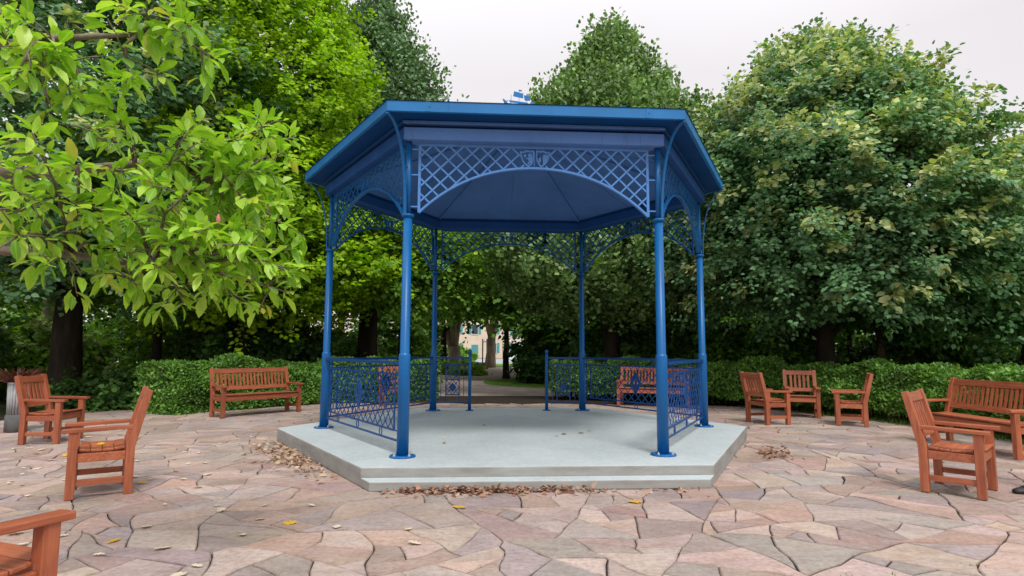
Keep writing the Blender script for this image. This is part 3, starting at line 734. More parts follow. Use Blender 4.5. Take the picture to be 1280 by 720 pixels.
# railings
def oval(mb, o, u, cx, cz, rx, rz, t):
    pts = [o + u * (cx + rx * math.cos(2 * PI * i / 14)) + ZAX * (cz + rz * math.sin(2 * PI * i / 14)) for i in range(15)]
    mb.tube(pts, t, 6, cap=False)
def railing(k, parent):
    o, u, L, nn = side_frame(k)
    e0, e1 = 0.055, L - 0.055
    rr = MB()
    rr.bar(o + u * e0 + ZAX * 0.955, o + u * e1 + ZAX * 0.955, 0.052, 0.034)          # hand rail
    rr.bar(o + u * e0 + ZAX * 0.145, o + u * e1 + ZAX * 0.145, 0.012, 0.022)          # bottom rail
    f0, f1, z0, z1 = 0.235, L - 0.235, 0.245, 0.835
    rr.bar(o + u * (f0 - .05) + ZAX * z1, o + u * (f1 + .05) + ZAX * z1, 0.012, 0.022)
    rr.bar(o + u * (f0 - .0) + ZAX * z0, o + u * (f1 + .0) + ZAX * z0, 0.012, 0.022)
    for x in (f0, f1): rr.bar(o + u * x + ZAX * z0, o + u * x + ZAX * z1, 0.022, 0.012, up=nn)
    for x in (0.125, L - 0.125):
        rr.bar(o + u * x + ZAX * 0.145, o + u * x + ZAX * 0.94, 0.014, 0.010, up=nn)
        sg = 1 if x < L / 2 else -1
        for z in (z0, z1): rr.bar(o + u * (x - sg * .07) + ZAX * z, o + u * (x + sg * .11) + ZAX * z, 0.010, 0.014)
    for i in range(1, 6):
        x = f0 + (f1 - f0) * i / 6
        rr.bar(o + u * x + ZAX * z1, o + u * x + ZAX * 0.94, 0.012, 0.010, up=nn)
        if i % 2 == 1 or i == 3:
            oval(rr, o, u, x, (0.145 + z0) / 2, 0.036, 0.047, 0.0065)
    r = rr.build('railing', M['blue_rail'], parent)
    la = MB(); uc = L / 2; zc = (z0 + z1) / 2 + 0.02
    def ins(x, z): return abs(x - uc) / 0.13 + abs(z - zc) / 0.188 > 1
    clip_lattice(la, o, u, ZAX, nn, ins, f0, f1, z0, z1, 0.155, 0.98, 0.0115, 0.006)
    la.build('lattice', M['blue_rail'], r)
    em = MB()
    D = lambda sx, sz: [(uc - sx, zc), (uc, zc - sz), (uc + sx, zc), (uc, zc + sz)]
    big, sm = D(0.132, 0.19), D(0.062, 0.090)
    for i in range(4):
        em.prism([big[i], big[(i + 1) % 4], sm[(i + 1) % 4], sm[i]], 0.010, (o, u, ZAX, nn))
    # two small rearing beasts cut through the diamond
    for sg in (-1, 1):
        em.prism([(uc + sg * x * 0.042, zc + y * 0.062) for x, y in [(.08, -.9), (.35, -.55), (.45, -.8), (.75, -.35), (.55, -.05), (.85, .12), (.5, .3), (.42, .72), (.12, 1.0), (.1, .4), (.25, .1), (.1, -.2)]], 0.008, (o, u, ZAX, nn))
    em.prism([(uc - .006, zc - .09), (uc + .006, zc - .09), (uc + .006, zc + .09), (uc - .006, zc + .09)], 0.008, (o, u, ZAX, nn))
    em.build('diamond_plaque', M['blue_rail'], r)
for k in (5, 1, 2, 4): railing(k if k != 4 else 4, band)

# rear side: two short gate wings with posts
o3, u3, L3, n3 = side_frame(3)                           # from rear right to rear left
for (s0, s1) in ((0.0, 0.66), (L3, L3 - 0.66)):
    sg = 1 if s1 > s0 else -1
    pp = o3 + u3 * s1
    mb = MB()
    mb.lathe([(0.030, 0.01), (0.030, 1.02), (0.020, 1.03), (0.020, 1.045)], (pp.x, pp.y, 0), 18); 
    po = mb.build('gate_post', M['blue'], band)
    mb = MB(); mb.lathe([(0.012, 1.040), (0.030, 1.052), (0.036, 1.072), (0.030, 1.092), (0.010, 1.104)], (pp.x, pp.y, 0), 16); mb.build('knob', M['blue'], po)
    mb = MB(); mb.lathe([(0.075, 0.0), (0.075, 0.012), (0.03, 0.012)], (pp.x, pp.y, 0), 20); mb.build('base_plate', M['blue'], po)
    a, b = s0 + sg * 0.055, s1 - sg * 0.03
    wg = MB()
    wg.bar(o3 + u3 * a + ZAX * 0.955, o3 + u3 * b + ZAX * 0.955, 0.045, 0.034)
    wg.bar(o3 + u3 * a + ZAX * 0.145, o3 + u3 * b + ZAX * 0.145, 0.010, 0.016)
    x0, x1 = a + (b - a) * .30, a + (b - a) * .72
    for x in (a + (b - a) * .14, a + (b - a) * .86):
        wg.bar(o3 + u3 * x + ZAX * 0.145, o3 + u3 * x + ZAX * 0.84, 0.010, 0.010, up=n3)
    for x in (x0, x1): wg.bar(o3 + u3 * x + ZAX * 0.145, o3 + u3 * x + ZAX * 0.84, 0.018, 0.012, up=n3)
    for z, w_ in ((0.84, 0.030), (0.555, 0.016), (0.285, 0.022)): wg.bar(o3 + u3 * x0 + ZAX * z, o3 + u3 * x1 + ZAX * z, 0.012, w_)
    wg.bar(o3 + u3 * a + ZAX * 0.84, o3 + u3 * b + ZAX * 0.84, 0.010, 0.014)
    for (za, zb) in ((0.555, 0.84), (0.285, 0.555)):
        zm_ = (za + zb) / 2; xm_ = (x0 + x1) / 2
        segs = [((x0, za), (x1, zb)), ((x0, zb), (x1, za)), ((x0, zm_), (xm_, zb)), ((xm_, zb), (x1, zm_)), ((x1, zm_), (xm_, za)), ((xm_, za), (x0, zm_))]
        for q, ((xa, wa), (xb, wb)) in enumerate(segs):
            wg.bar(o3 + u3 * xa + ZAX * wa + n3 * .003 * (q % 3), o3 + u3 * xb + ZAX * wb + n3 * .003 * (q % 3), 0.007, 0.013, up=ZAX)
    wgo = wg.build('gate_wing', M['blue_rail'], band)
    mb = MB(); xc = (x0 + x1) / 2
    mb.prism([(xc - .075, 0.42), (xc, 0.335), (xc + .075, 0.42), (xc, 0.505)], 0.010, (o3, u3, ZAX, n3)); mb.build('diamond_plaque', M['blue_rail'], wgo)

# ring beam: hexagonal box section; above it a recess and a wall plate
def hex_ring(mb, r_in, r_out, z0, z1, mi=0, front=None):
    A = [[bp(k, r, 0) for k in range(6)] for r in (r_in, r_out)]
    vs = []
    for (row, z) in ((A[0], z0), (A[1], z0), (A[1], z1), (A[0], z1)):
        vs += [(p.x, p.y, BZ(z)) for p in row]
    for i in range(6):
        j = (i + 1) % 6; fs = []
        for s in range(4):
            t = (s + 1) % 4; fs.append((s * 6 + i, s * 6 + j, t * 6 + j, t * 6 + i))
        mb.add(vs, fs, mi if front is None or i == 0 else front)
beam_r = MB(); hex_ring(beam_r, 2.58, 2.835, 3.513, 3.648, 0, 1); beam = beam_r.build('ring_beam', [M['blue_beam_lit'], M['blue_beam_shaded']], band, bevel=0.006)  # front side coloured as lit, the other five as shaded
mb = MB(); hex_ring(mb, 2.60, 2.70, 3.650, 3.684); mb.build('beam_recess', M['blue_soffit'], beam)
mb = MB(); hex_ring(mb, 2.60, 2.86, 3.686, 3.716, 0, 1); mb.build('wall_plate', [M['blue_beam_lit'], M['blue_beam_shaded']], beam, bevel=0.004)  # wall plate repeats the painted lit and shaded sides
# joint cover straps on the front beam
mb = MB()
ob, ub, Lb, nb = side_frame(0)
for x in (Lb * 0.5, Lb - 0.16):
    mb = MB(); mb.obox(ob + ub * x + nb * (0.0925 * 1.0) + ZAX * BZ(3.58), ub * 0.05, nb * 0.003, ZAX * 0.062)
    mb.build('joint_strap', M['blue_beam_lit'], beam)

# roof: pyramid of six sheet-metal faces, fascia, soffit, ceiling with hips
RR, ZF0, ZF1, ZAP = 3.13, 3.718, 3.832, 4.76
mb = MB()
rim = [bp(k, RR + 0.012, ZF1) for k in range(6)]; ap = Vector((0, 0, BZ(ZAP)))
for k in range(6):
    mb.add([rim[k], rim[(k + 1) % 6], ap], [(0, 1, 2)])
for k in range(6): mb.bar(rim[k].lerp(ap, .05) + Vector((0, 0, -.004)), ap + Vector((0, 0, .008)), 0.06, 0.022)
for k in range(6):                                      # standing seams
    a, b = rim[k], rim[(k + 1) % 6]
    for q in (0.2, 0.4, 0.6, 0.8):
        st = a.lerp(b, q); en = a.lerp(ap, 2 * min(q, 1 - q)) if q <= .5 else b.lerp(ap, 2 * min(q, 1 - q))
        mb.bar(st.lerp(en, .10) + Vector((0, 0, .008)), en + Vector((0, 0, .008)), 0.016, 0.03)
roof = mb.build('roof', M['blue_roof'], band)
mb = MB(); hex_ring(mb, RR - 0.045, RR, ZF0, ZF1); mb.build('fascia', M['blue_roof'], roof, bevel=0.004)
mb = MB()
for k in (0, 1, 2, 5):                                  # lapped joints with a rivet
    o_, u_, L_, n_ = side_frame(k)
    A = bp(k, RR, PZ); B = bp(k + 1, RR, PZ); uu = (B - A).normalized()
    for x in (0.42, (B - A).length - 0.40):
        p = A + uu * x + ZAX * BZ((ZF0 + ZF1) / 2)
        mb = MB(); mb.obox(p + n_ * 0.002, uu * 0.022, n_ * 0.0015, ZAX * 0.052); mb.obox(p + n_ * 0.005 + uu * .012, uu * 0.007, n_ * 0.004, ZAX * 0.007)
        mb.build('fascia_joint', M['blue_roof'], roof)
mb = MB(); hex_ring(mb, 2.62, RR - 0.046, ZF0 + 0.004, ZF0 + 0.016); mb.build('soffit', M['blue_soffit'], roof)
mb = MB(); cr = [bp(k, 2.60, 3.70) for k in range(6)]; ca = Vector((0, 0, BZ(4.62)))
for k in range(6): mb.add([cr[(k + 1) % 6], cr[k], ca], [(0, 1, 2)])
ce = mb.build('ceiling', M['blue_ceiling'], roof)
mb = MB()
for k in range(6): mb.bar(cr[k] + Vector((0, 0, -.012)), ca + Vector((0, 0, -.012)), 0.035, 0.03)
for k in range(6):
    a, b = cr[k], cr[(k + 1) % 6]; m_ = a.lerp(b, .5)
    mb.bar(m_ + Vector((0, 0, -.003)), ca + Vector((0, 0, -.003)), 0.008, 0.010)
mb.build('hip_ribs', M['blue_ceiling'], ce)

# weather vane: a sailing ship on a pole at the apex
mb = MB(); mb.tube([(0, 0, BZ(4.70)), (0, 0, BZ(4.90))], 0.022, 10); vane = mb.build('weather_vane', M['blue_roof'], band)
F = (Vector((0, 0, BZ(4.88))), Vector((1, 0, 0)), ZAX, Vector((0, -1, 0)))
mb = MB(); mb.prism([(-.20, .09), (-.26, .11), (-.17, .0), (-.08, -.05), (.10, -.05), (.19, .02), (.23, .14), (.17, .12), (.12, .06), (-.10, .05)], 0.010, F); mb.build('hull', M['blue_roof'], vane)
mb = MB()
for x, h in ((-.12, .25), (.0, .325), (.12, .27)): mb.bar(F[0] + Vector((x, 0, .04)), F[0] + Vector((x, 0, h)), 0.007, 0.007)
mb.bar(F[0] + Vector((-.20, 0, .09)), F[0] + Vector((-.25, 0, .18)), .006, .006)
mb.build('masts', M['blue_roof'], vane)
mb = MB()
for poly in ([(-.245, .19), (-.19, .15), (-.16, .165), (-.205, .10), (-.225, .12)], [(-.155, .165), (.13, .125), (.135, .095), (-.14, .13)], [(-.075, .305), (.06, .265), (.065, .19), (-.09, .225)],
             [(.07, .245), (.165, .215), (.17, .15), (.085, .165)], [(.0, .33), (.045, .318), (.045, .30), (.0, .305)], [(-.15, .12), (-.04, .10), (-.03, .06), (-.16, .075)], [(.02, .10), (.15, .085), (.16, .05), (.03, .06)]):
    mb.prism(poly, 0.006, F)
mb.build('sails', M['blue_roof'], vane)

# ------------------------------------------------------------------ garden furniture
def make_seat(name, W, slats, seat_n=5):
    """local: faces +X, width along Y, origin on the ground under its middle"""
    root = empty(name)
    hw = W / 2
    xr, xf = -0.208, 0.208
    T = 0.034                                            # half leg thickness
    rake = lambda z: xr - max(0, z - 0.40) * 0.235
    legs_y = [-hw, hw] if W < 1.2 else [-hw, hw]
    for y in legs_y:
        mb = MB(); mb.box(xf - T, xf + T, y - T, y + T, 0, 0.555); mb.build('leg', M['wood_z'], root, bevel=.004)
        mb = MB()                                        # rear leg: upright below, raked above the seat
        prof = [(xr - T, 0), (xr + T, 0), (xr + T, 0.42), (rake(0.905) + T * .75, 0.905), (rake(0.905) - T * .75, 0.890), (xr - T, 0.40)]
        mb.prism(prof, 2 * T, (Vector((0, y, 0)), Vector((1, 0, 0)), Vector((0, 0, 1)), Vector((0, 1, 0)))); mb.build('leg', M['wood_z'], root, bevel=.004)
        mb = MB(); s = 1 if y > 0 else -1
        x0, x1 = rake(0.57) + 0.03, xf + 0.085
        N = 8; top = []
        for i in range(N + 1):
            t = i / N; xx = x0 + (x1 - x0) * t
            hwid = 0.030 + 0.016 * min(1, t * 1.6); zz = 0.556 + 0.005 * math.cos(t * 3.0)
            top.append((xx, hwid, zz))
        for (xa, wa, za), (xb, wb, zb) in zip(top[:-1], top[1:]):
            mb.add([(xa, y - wa, za), (xa, y + wa, za), (xb, y + wb, zb), (xb, y - wb, zb), (xa, y - wa, za + .033), (xa, y + wa, za + .033), (xb, y + wb, zb + .033), (xb, y - wb, zb + .033)],
                   [(0, 1, 2, 3), (4, 7, 6, 5), (0, 3, 7, 4), (1, 5, 6, 2)] + ([(0, 4, 5, 1)] if xa == x0 else []) + ([(3, 2, 6, 7)] if xb >= x1 - 1e-6 else []))
        mb.build('armrest', M['wood_x'], root, bevel=.005)
        mb = MB(); mb.box(xr + T, xf - T, y - .018, y + .018, 0.105, 0.155); mb.build('stretcher', M['wood_x'], root, bevel=.003)
    # seat frame
    mb = MB()
    for y in legs_y: mb.box(xr + T, xf - T, y - .017, y + .017, 0.30, 0.372)
    mb.box(xf - .016, xf + .016, -hw + T, hw - T, 0.30, 0.385); mb.box(xr - .015, xr + .015, -hw + T, hw - T, 0.31, 0.375)
    if W > 1.2: mb.box(xr + .015, xf - .016, -.018, .018, .31, .36)
    mb.build('seat_frame', M['wood_y'], root, bevel=.003)
    # dished seat slats
    mb = MB(); n = seat_n
    for i in range(n):
        t0 = i / n; x0 = xr + 0.040 + (xf + 0.045 - xr - 0.040) * t0; x1 = x0 + (xf + 0.005 - xr) / n - 0.004
        f = lambda x: 0.380 + 0.028 * (abs(x - 0.0) / 0.24) ** 2
        yy = hw - .004 if not (i == n - 1) else hw - T - .002
        if i == n - 1: x1 = min(x1, xf + .05)
        dz = (f(x1) - f(x0)); ln = x1 - x0
        c = Vector(((x0 + x1) / 2, 0, (f(x0) + f(x1)) / 2 + .009)); ax = Vector((ln, 0, dz)) / 2
        up = Vector((-dz, 0, ln)).normalized()
        mb.obox(c, ax, Vector((0, yy, 0)), up * 0.010)
    mb.build('seat', M['wood_y'], root, bevel=.005)
    # back: top rail with a slight crown, bottom rail, upright slats
    mb = MB(); b = hw - T
    def bk(z, yy, off=0): return Vector((rake(z) + off, yy, z))
    up = (bk(0.9, 0) - bk(0.5, 0)).normalized(); nrmv = Vector((up.z, 0, -up.x))
    mb.obox(bk(0.842, 0), Vector((0, b, 0)), up * 0.044, nrmv * 0.016); mb.obox(bk(0.512, 0), Vector((0, b, 0)), up * 0.036, nrmv * 0.016)
    sw = 0.0215
    for i in range(slats):
        y = -b + (i + 1) * 2 * b / (slats + 1)
        mb.obox((bk(0.548, y) + bk(0.798, y)) / 2, (bk(0.798, y) - bk(0.548, y)) / 2, Vector((0, sw if W < 1.2 else 0.0205, 0)), nrmv * 0.008, 1)
    mb.build('backrest', [M['wood_y'], M['wood_z']], root, bevel=.003)
    return root

chair0 = make_seat('garden_armchair', 0.54, 5, 5)
CH = [  # x, y, facing angle (deg), label
    (-3.70, 5.55, 214, 'red-brown wooden armchair with a yellow leaf on its seat, side on, left of the slab'),
    (-6.30, 8.40, 8, 'armchair in front of the grey planter pot, facing right, at the far left'),
    (-2.235, 2.46, 70, 'nearest armchair, only its arm and seat slats showing in the bottom left corner'),
    (-2.72, 14.05, -66, 'armchair seen through the left railing lattice, in front of the hedge'),
    (4.58, 10.90, 13, 'armchair seen from behind right of the slab, back turned to the bandstand'),
    (5.70, 11.95, 250, 'armchair facing the camera against the hedge, partly behind another armchair'),
    (5.98, 10.74, 154, 'armchair in profile facing left, alone in front of the right hedge'),
    (4.14, 5.70, -46, 'large near armchair on the right with the black shoe beside it'),
]
for i, (x, y, a, lb) in enumerate(CH):
    o = chair0 if i == 0 else copy_tree(chair0)
    o.location = (x, y, 0.004); o.rotation_euler = (0, 0, R(a))
    tag(o, lb, 'armchair', 'wooden armchairs around the bandstand')
bench0 = make_seat('garden_bench', 1.56, 19, 5)
BN = [
    (-5.00, 11.98, -38, 'red-brown three seat bench against the left hedge, in full view'),
    (3.30, 14.10, 249, 'bench behind the right-hand railing, seen through its lattice'),
    (6.20, 8.10, 183, 'bench at the right edge of the picture, behind the large near armchair'),
]
for i, (x, y, a, lb) in enumerate(BN):
    o = bench0 if i == 0 else copy_tree(bench0)
    o.location = (x, y, 0.004); o.rotation_euler = (0, 0, R(a))
    tag(o, lb, 'bench', 'wooden benches around the bandstand')

# ------------------------------------------------------------------ hedges (arcs around the square)
def hedge(name, label, a0, a1, r0, depth, h0, n, seed, gap_low=0.0, stems=60):
    rg = np.random.default_rng(seed)
    root = empty(name, (GC[0], GC[1], -0.03)); tag(root, label, 'hedge')
    a0, a1 = min(a0, a1), max(a0, a1)
    a = R(1) * rg.uniform(a0, a1, n)
    bumps = lambda a: 1 + 0.06 * np.sin(a * 17 + seed) + 0.05 * np.sin(a * 41 + 2 * seed) + 0.03 * np.sin(a * 83)
    # cross-section: rounded rectangle perimeter param
    per = rg.uniform(0, 1, n)
    h = h0 * bumps(a); dpt = depth * (1 + 0.08 * np.sin(a * 23 + 1 + seed))
    rr = np.where(per < 0.42, 0.0, np.where(per < 0.78, (per - 0.42) / 0.36, 1.0))
    zz = np.where(per < 0.42, gap_low + (1 - gap_low) * per / 0.42, np.where(per < 0.78, 1.0, (1 - (per - 0.78) / 0.22)))
    # round shoulders
    rr_ = rr + 0.16 * (zz ** 4) * (1 - 2 * rr); zz_ = zz - 0.10 * (np.abs(rr - .5) * 2) ** 3 * (per >= 0.42) * (per < .78)
    inw = rg.uniform(0, 1, n) ** 2.0 * 0.30
    rr_ = rr_ + (0.5 - rr_) * inw * 1.2; zz_ = zz_ - zz_ * inw * 0.35
    lump = np.array([noise.noise(Vector((math.cos(x) * 9, math.sin(x) * 9, z * 3))) for x, z in zip(a, zz)])
    rad = r0 + dpt * rr_ + lump * 0.16 * np.where(rr < .5, -1, 1); z = h * zz_ + lump * 0.07
    z = np.maximum(z, 0.02)
    P = np.stack([rad * np.cos(a), rad * np.sin(a), z], 1)
    # end caps
    m = int(n * 0.05)
    for ae in (a0, a1):
        aa = np.full(m, R(ae)) + rg.uniform(-.012, .012, m); r_ = r0 + depth * rg.uniform(.05, .95, m); z_ = h0 * rg.uniform(gap_low, 1, m)
        P = np.concatenate([P, np.stack([r_ * np.cos(aa), r_ * np.sin(aa), z_], 1)])
    N = len(P)
    outw = np.stack([np.cos(np.arctan2(P[:, 1], P[:, 0])), np.sin(np.arctan2(P[:, 1], P[:, 0])), np.zeros(N)], 1)
    sgn = np.where(np.linalg.norm(P[:, :2], axis=1) < r0 + depth / 2, -1.0, 1.0)[:, None]
    j = rg.normal(0, 1, (N, 3))
    ax = outw * sgn * 0.5 + np.array([0, 0, 0.45]) + j * 0.6
    nm = outw * sgn * 0.5 + np.array([0, 0, 0.9]) + rg.normal(0, 1, (N, 3)) * 0.5
    L = rg.uniform(0.045, 0.085, N)
    v, f = leaf_quads(P, ax, nm, L, L * 0.62)
    mi = np.where(rg.uniform(0, 1, N) < 0.06, 1, 0)
    # dark filling
    k = 2200; aa = R(1) * rg.uniform(a0, a1, k); r_ = r0 + depth * rg.uniform(.28, .78, k); z_ = h0 * rg.uniform(gap_low, .84, k)
    pc = np.stack([r_ * np.cos(aa), r_ * np.sin(aa), z_], 1)
    v2, f2 = leaf_quads(pc, rg.normal(0, 1, (k, 3)), rg.normal(0, 1, (k, 3)), 0.16, 0.13)
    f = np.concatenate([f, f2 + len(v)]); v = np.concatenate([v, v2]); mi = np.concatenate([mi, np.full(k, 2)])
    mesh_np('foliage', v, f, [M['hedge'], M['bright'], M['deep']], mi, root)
    mb = MB(); rg2 = random.Random(seed)
    for _ in range(stems):
        a_ = R(rg2.uniform(a0, a1)); r_ = r0 + depth * rg2.uniform(.2, .8)
        b_ = Vector((r_ * math.cos(a_), r_ * math.sin(a_), -.03)); t_ = b_ + Vector((rg2.uniform(-.15, .15), rg2.uniform(-.15, .15), h0 * .75))
        mb.tube([b_, b_.lerp(t_, .5) + Vector((rg2.uniform(-.04, .04), 0, 0)), t_], [.018, .013, .006], 5)
    mb.build('stems', M['bark'], root)
    return root
hedge('clipped_hedge', 'rounded green hedge behind the left bench, ending before the path', 155.5, 106.5, 7.15, 1.25, 1.03, 62000, 3)
hedge('clipped_hedge', 'long low green hedge curving round the right side behind the armchairs', 82.0, -16.0, 7.10, 1.15, 1.03, 74000, 8, 0.22, 90)

# ------------------------------------------------------------------ big trees around the square
LIN = [M['linden'], M['linden_pale'], M['deep']]
tree('linden_tree', 'big round linden with pale bracts and thick dark trunk behind the right hedge', 'tree', (7.6, 14.6, -.05), 8.6, 0.24,
     [(2.35, 1.9), (2.9, 3.1), (3.8, 3.5), (5.0, 3.35), (6.2, 2.95), (7.0, 2.2), (7.7, 1.45), (8.3, 0.75), (8.8, .1)], 21, LIN, 2600, 58, 0.096, mode='linden', pale=0.50, pale_size=1.45, pale_to=.85, limbs=26, first=.2, core=1500, spray=.95, amp=.3)
tree('linden_tree', 'lower linden at the right edge of the picture, overlapping the big one', 'tree', (13.0, 15.2, -.05), 4.8, 0.2,
     [(1.9, 1.8), (2.5, 2.8), (3.3, 3.0), (4.1, 2.5), (4.9, 1.7), (5.5, .9), (5.9, .1)], 22, LIN, 1400, 50, 0.108, mode='linden', pale=0.34, pale_size=1.45, pale_to=.85, limbs=18, first=.2, core=1000, spray=1.0, amp=.2)
tree('slim_tree', 'slim tree with a reddish bark trunk in the shade right of the big linden', 'tree', (9.9, 16.2, -.05), 4.0, 0.14,
     [(2.0, .8), (3.0, 1.6), (4.2, 1.5), (5.0, .2)], 23, [M['backdrop'], M['bright'], M['deep']], 240, 30, 0.14, bark='bark_red', limbs=8, first=.5, core=200, pale=.1)
tree('slim_tree', 'thinner dark trunked tree just left of the reddish one behind the hedge', 'tree', (9.5, 16.9, -.05), 4.0, 0.09,
     [(2.0, .8), (3.0, 1.6), (4.2, 1.5), (5.0, .2)], 24, [M['backdrop'], M['bright'], M['deep']], 240, 30, 0.14, bark='bark', limbs=8, first=.5, core=200)
tree('upright_tree', 'tall pointed tree of upright shoots rising behind the bandstand roof on the right', 'tree', (2.95, 17.6, -.05), 9.2, 0.26,
     [(1.9, 1.6), (3.0, 3.1), (5.0, 3.3), (6.8, 2.75), (8.0, 2.1), (9.1, 1.3), (10.1, .6), (10.8, .1)], 31, [M['fastigiate'], M['bright'], M['deep']], 2100, 42, 0.115, mode='up', pale=.03, limbs=22, first=.25, core=1600, spray=.8, amp=.18, rise=1.4)
tree('upright_tree', 'dark pointed tree behind the bright yellow-green one, left of the bandstand roof', 'tree', (-4.55, 18.8, -.05), 10.6, 0.28,
     [(2.6, 1.5), (4.0, 2.6), (6.5, 2.7), (8.3, 2.25), (9.6, 1.7), (10.8, 1.05), (11.9, .5), (12.6, .1)], 32, [M['cone_dark'], M['bright'], M['deep']], 1900, 40, 0.115, mode='up', limbs=22, first=.25, core=1400, spray=.8, amp=.15, rise=1.4)
tree('hornbeam_tree', 'bright yellow-green hornbeam filling the upper left behind the magnolia', 'tree', (-7.05, 15.7, -.05), 10.0, 0.22,
     [(1.8, 1.6), (2.8, 2.9), (4.5, 3.2), (6.5, 3.1), (8.5, 2.7), (10.2, 2.2), (11.6, 1.4), (12.6, .3)], 33, [M['hornbeam'], M['bright'], M['deep']], 2200, 44, 0.110, mode='feather', pale=.05, limbs=24, first=.22, core=1500, spray=.85, amp=.2)
tree('linden_tree', 'dark thick trunked linden standing behind the leftmost armchair', 'tree', (-10.3, 13.9, -.05), 8.0, 0.36,
     [(2.6, 2.2), (3.2, 3.6), (4.6, 4.1), (6.5, 4.0), (8.5, 3.4), (10.5, 2.4), (12, .6)], 34, LIN, 1600, 46, 0.12, mode='linden', pale=0.24, pale_size=1.5, pale_to=.85, limbs=22, first=.3, core=1100, spray=1.0)
tree('twin_stem_tree', 'shaded tree with a straight brown trunk seen just left of the front left column', 'tree', (-4.05, 17.6, -.05), 4.6, 0.17,
     [(2.4, 1.0), (3.2, 2.2), (4.4, 2.2), (5.4, .5)], 35, [M['hornbeam'], M['backdrop'], M['deep']], 420, 32, 0.12, mode='feather', pale=.4, limbs=10, first=.5, core=300)
tree('twin_stem_tree', 'darker leaning trunked tree half hidden behind the front left column', 'tree', (-3.35, 17.9, -.05), 4.6, 0.16,
     [(2.6, 1.0), (3.4, 1.9), (4.4, 1.9), (5.4, .5)], 36, [M['backdrop'], M['bright'], M['deep']], 340, 32, 0.13, limbs=10, first=.5, core=300, lean=(.3, 0))
tree('thin_tree', 'thin dark trunk in the deep shade behind the left end of the hedge', 'tree', (-9.6, 16.3, -.05), 5.0, 0.15,
     [(2.6, 1.2), (3.4, 2.3), (4.8, 2.2), (6, .4)], 37, [M['backdrop'], M['bright'], M['deep']], 380, 32, 0.14, limbs=10, first=.5, core=300)
tree('pale_trunk_tree', 'tree with pale leaning trunk glimpsed left of the thick dark trunk', 'tree', (-17.2, 22.0, -.05), 6.0, 0.34,
     [(3.0, 1.4), (4.2, 2.8), (6.0, 2.9), (7.4, .6)], 38, [M['bright'], M['backdrop'], M['deep']], 420, 32, 0.17, bark='bark_pale', limbs=10, first=.5, core=300, lean=(.5, 0), pale=.4)
tree('path_tree', 'dark trunked tree on the small lawn beside the path beyond the bandstand', 'tree', (-0.25, 28.4, -.05), 7.0, 0.16,
     [(2.9, 1.6), (3.9, 3.4), (5.2, 4.2), (7.5, 4.2), (9.5, 2.8), (10.6, .4)], 39, [M['backdrop'], M['bright'], M['deep']], 1000, 30, 0.20, limbs=16, first=.3, core=900, core_L=.4, spray=1.2)
# pale many-stemmed tree far along the path
root = empty('plane_tree', (-4.2, 44.0, -.05)); tag(root, 'far pale barked tree forking into several stems beside the path', 'tree')
mb = MB()
mb.tube([(0, 0, 0), (.05, 0, .8), (0, 0, 1.6)], [.62, .46, .42], 12)
for (dx, dy, h, r) in ((-2.6, 0, 6.5, .26), (-1.2, .6, 7.0, .24), (.1, -.3, 7.2, .22), (.9, .3, 7.0, .24), (-.6, -.8, 6.8, .17)):
    mb.tube([(dx * .06, dy * .06, 1.35), (dx * .22, dy * .2, 2.6), (dx * .55, dy * .6, 4.3), (dx, dy, h)], [r, r * .85, r * .6, r * .25], 8)
mb.build('trunk', M['bark_pale'], root)
pr = [(4.3, 2.2), (5.2, 3.8), (6.4, 4.4), (8.5, 3.6), (10, .6)]
v, f, mi = crown_np(pr, (-4.2, 44.0, 0), 44, 700, 28, .26, pale=.2, core=500, core_L=.5, spray=1.4); v -= np.array([-4.2, 44.0, 0])
mesh_np('crown', v, f, [M['backdrop'], M['bright'], M['deep']], mi, root)
root = empty('plane_tree', (-1.65, 46.5, -.05)); tag(root, 'second far pale barked tree, right of the forking one', 'tree')
mb = MB(); mb.tube([(0, 0, 0), (.05, 0, 1.2), (.1, 0, 2.4)], [.48, .36, .32], 10)
for (dx, h) in ((-1.0, 6.2), (.2, 6.8), (1.3, 6.0)): mb.tube([(dx * .05 + .1, 0, 2.2), (dx * .4, 0, 3.8), (dx, 0, h)], [.22, .16, .06], 7)
mb.build('trunk', M['bark_pale'], root)
pr = [(4.3, 1.6), (5.0, 2.9), (6.4, 3.2), (8.0, 2.4), (9, .5)]
v, f, mi = crown_np(pr, (-1.65, 46.5, 0), 45, 480, 28, .26, pale=.5, core=300, core_L=.5, spray=1.3); v -= np.array([-1.65, 46.5, 0])
mesh_np('crown', v, f, [M['backdrop'], M['bright'], M['deep']], mi, root)

# woodland behind: crowns that close the view between the named trees
WB = [
    (-26.0, 30.0, 9.5, 4.8, 'woodland tree at the far left edge behind the thick dark trunk', .10),
    (-16.5, 35.0, 14.5, 5.0, 'tall woodland tree behind the gap between the magnolia and the hornbeam', .12),
    (-10.5, 37.0, 13.5, 4.6, 'woodland tree far behind the bright hornbeam', .08),
    (4.6, 26.5, 9.0, 4.6, 'dark woodland tree right of the path, behind the pointed tree', .0),
    (9.5, 31.0, 10.0, 4.4, 'dark woodland tree between the pointed tree and the big linden', .0),
    (16.5, 33.0, 9.0, 4.6, 'woodland tree in shade behind the big linden', .05),
    (25.5, 33.0, 8.5, 4.6, 'woodland tree behind the linden at the right edge', .05),
    (-4.4, 38.5, 9.5, 4.4, 'leafy tree arching over the far end of the path', .15),
    (4.8, 36.0, 10.0, 5.0, 'tree beyond the dark evergreen bush on the right of the path', .08),
]
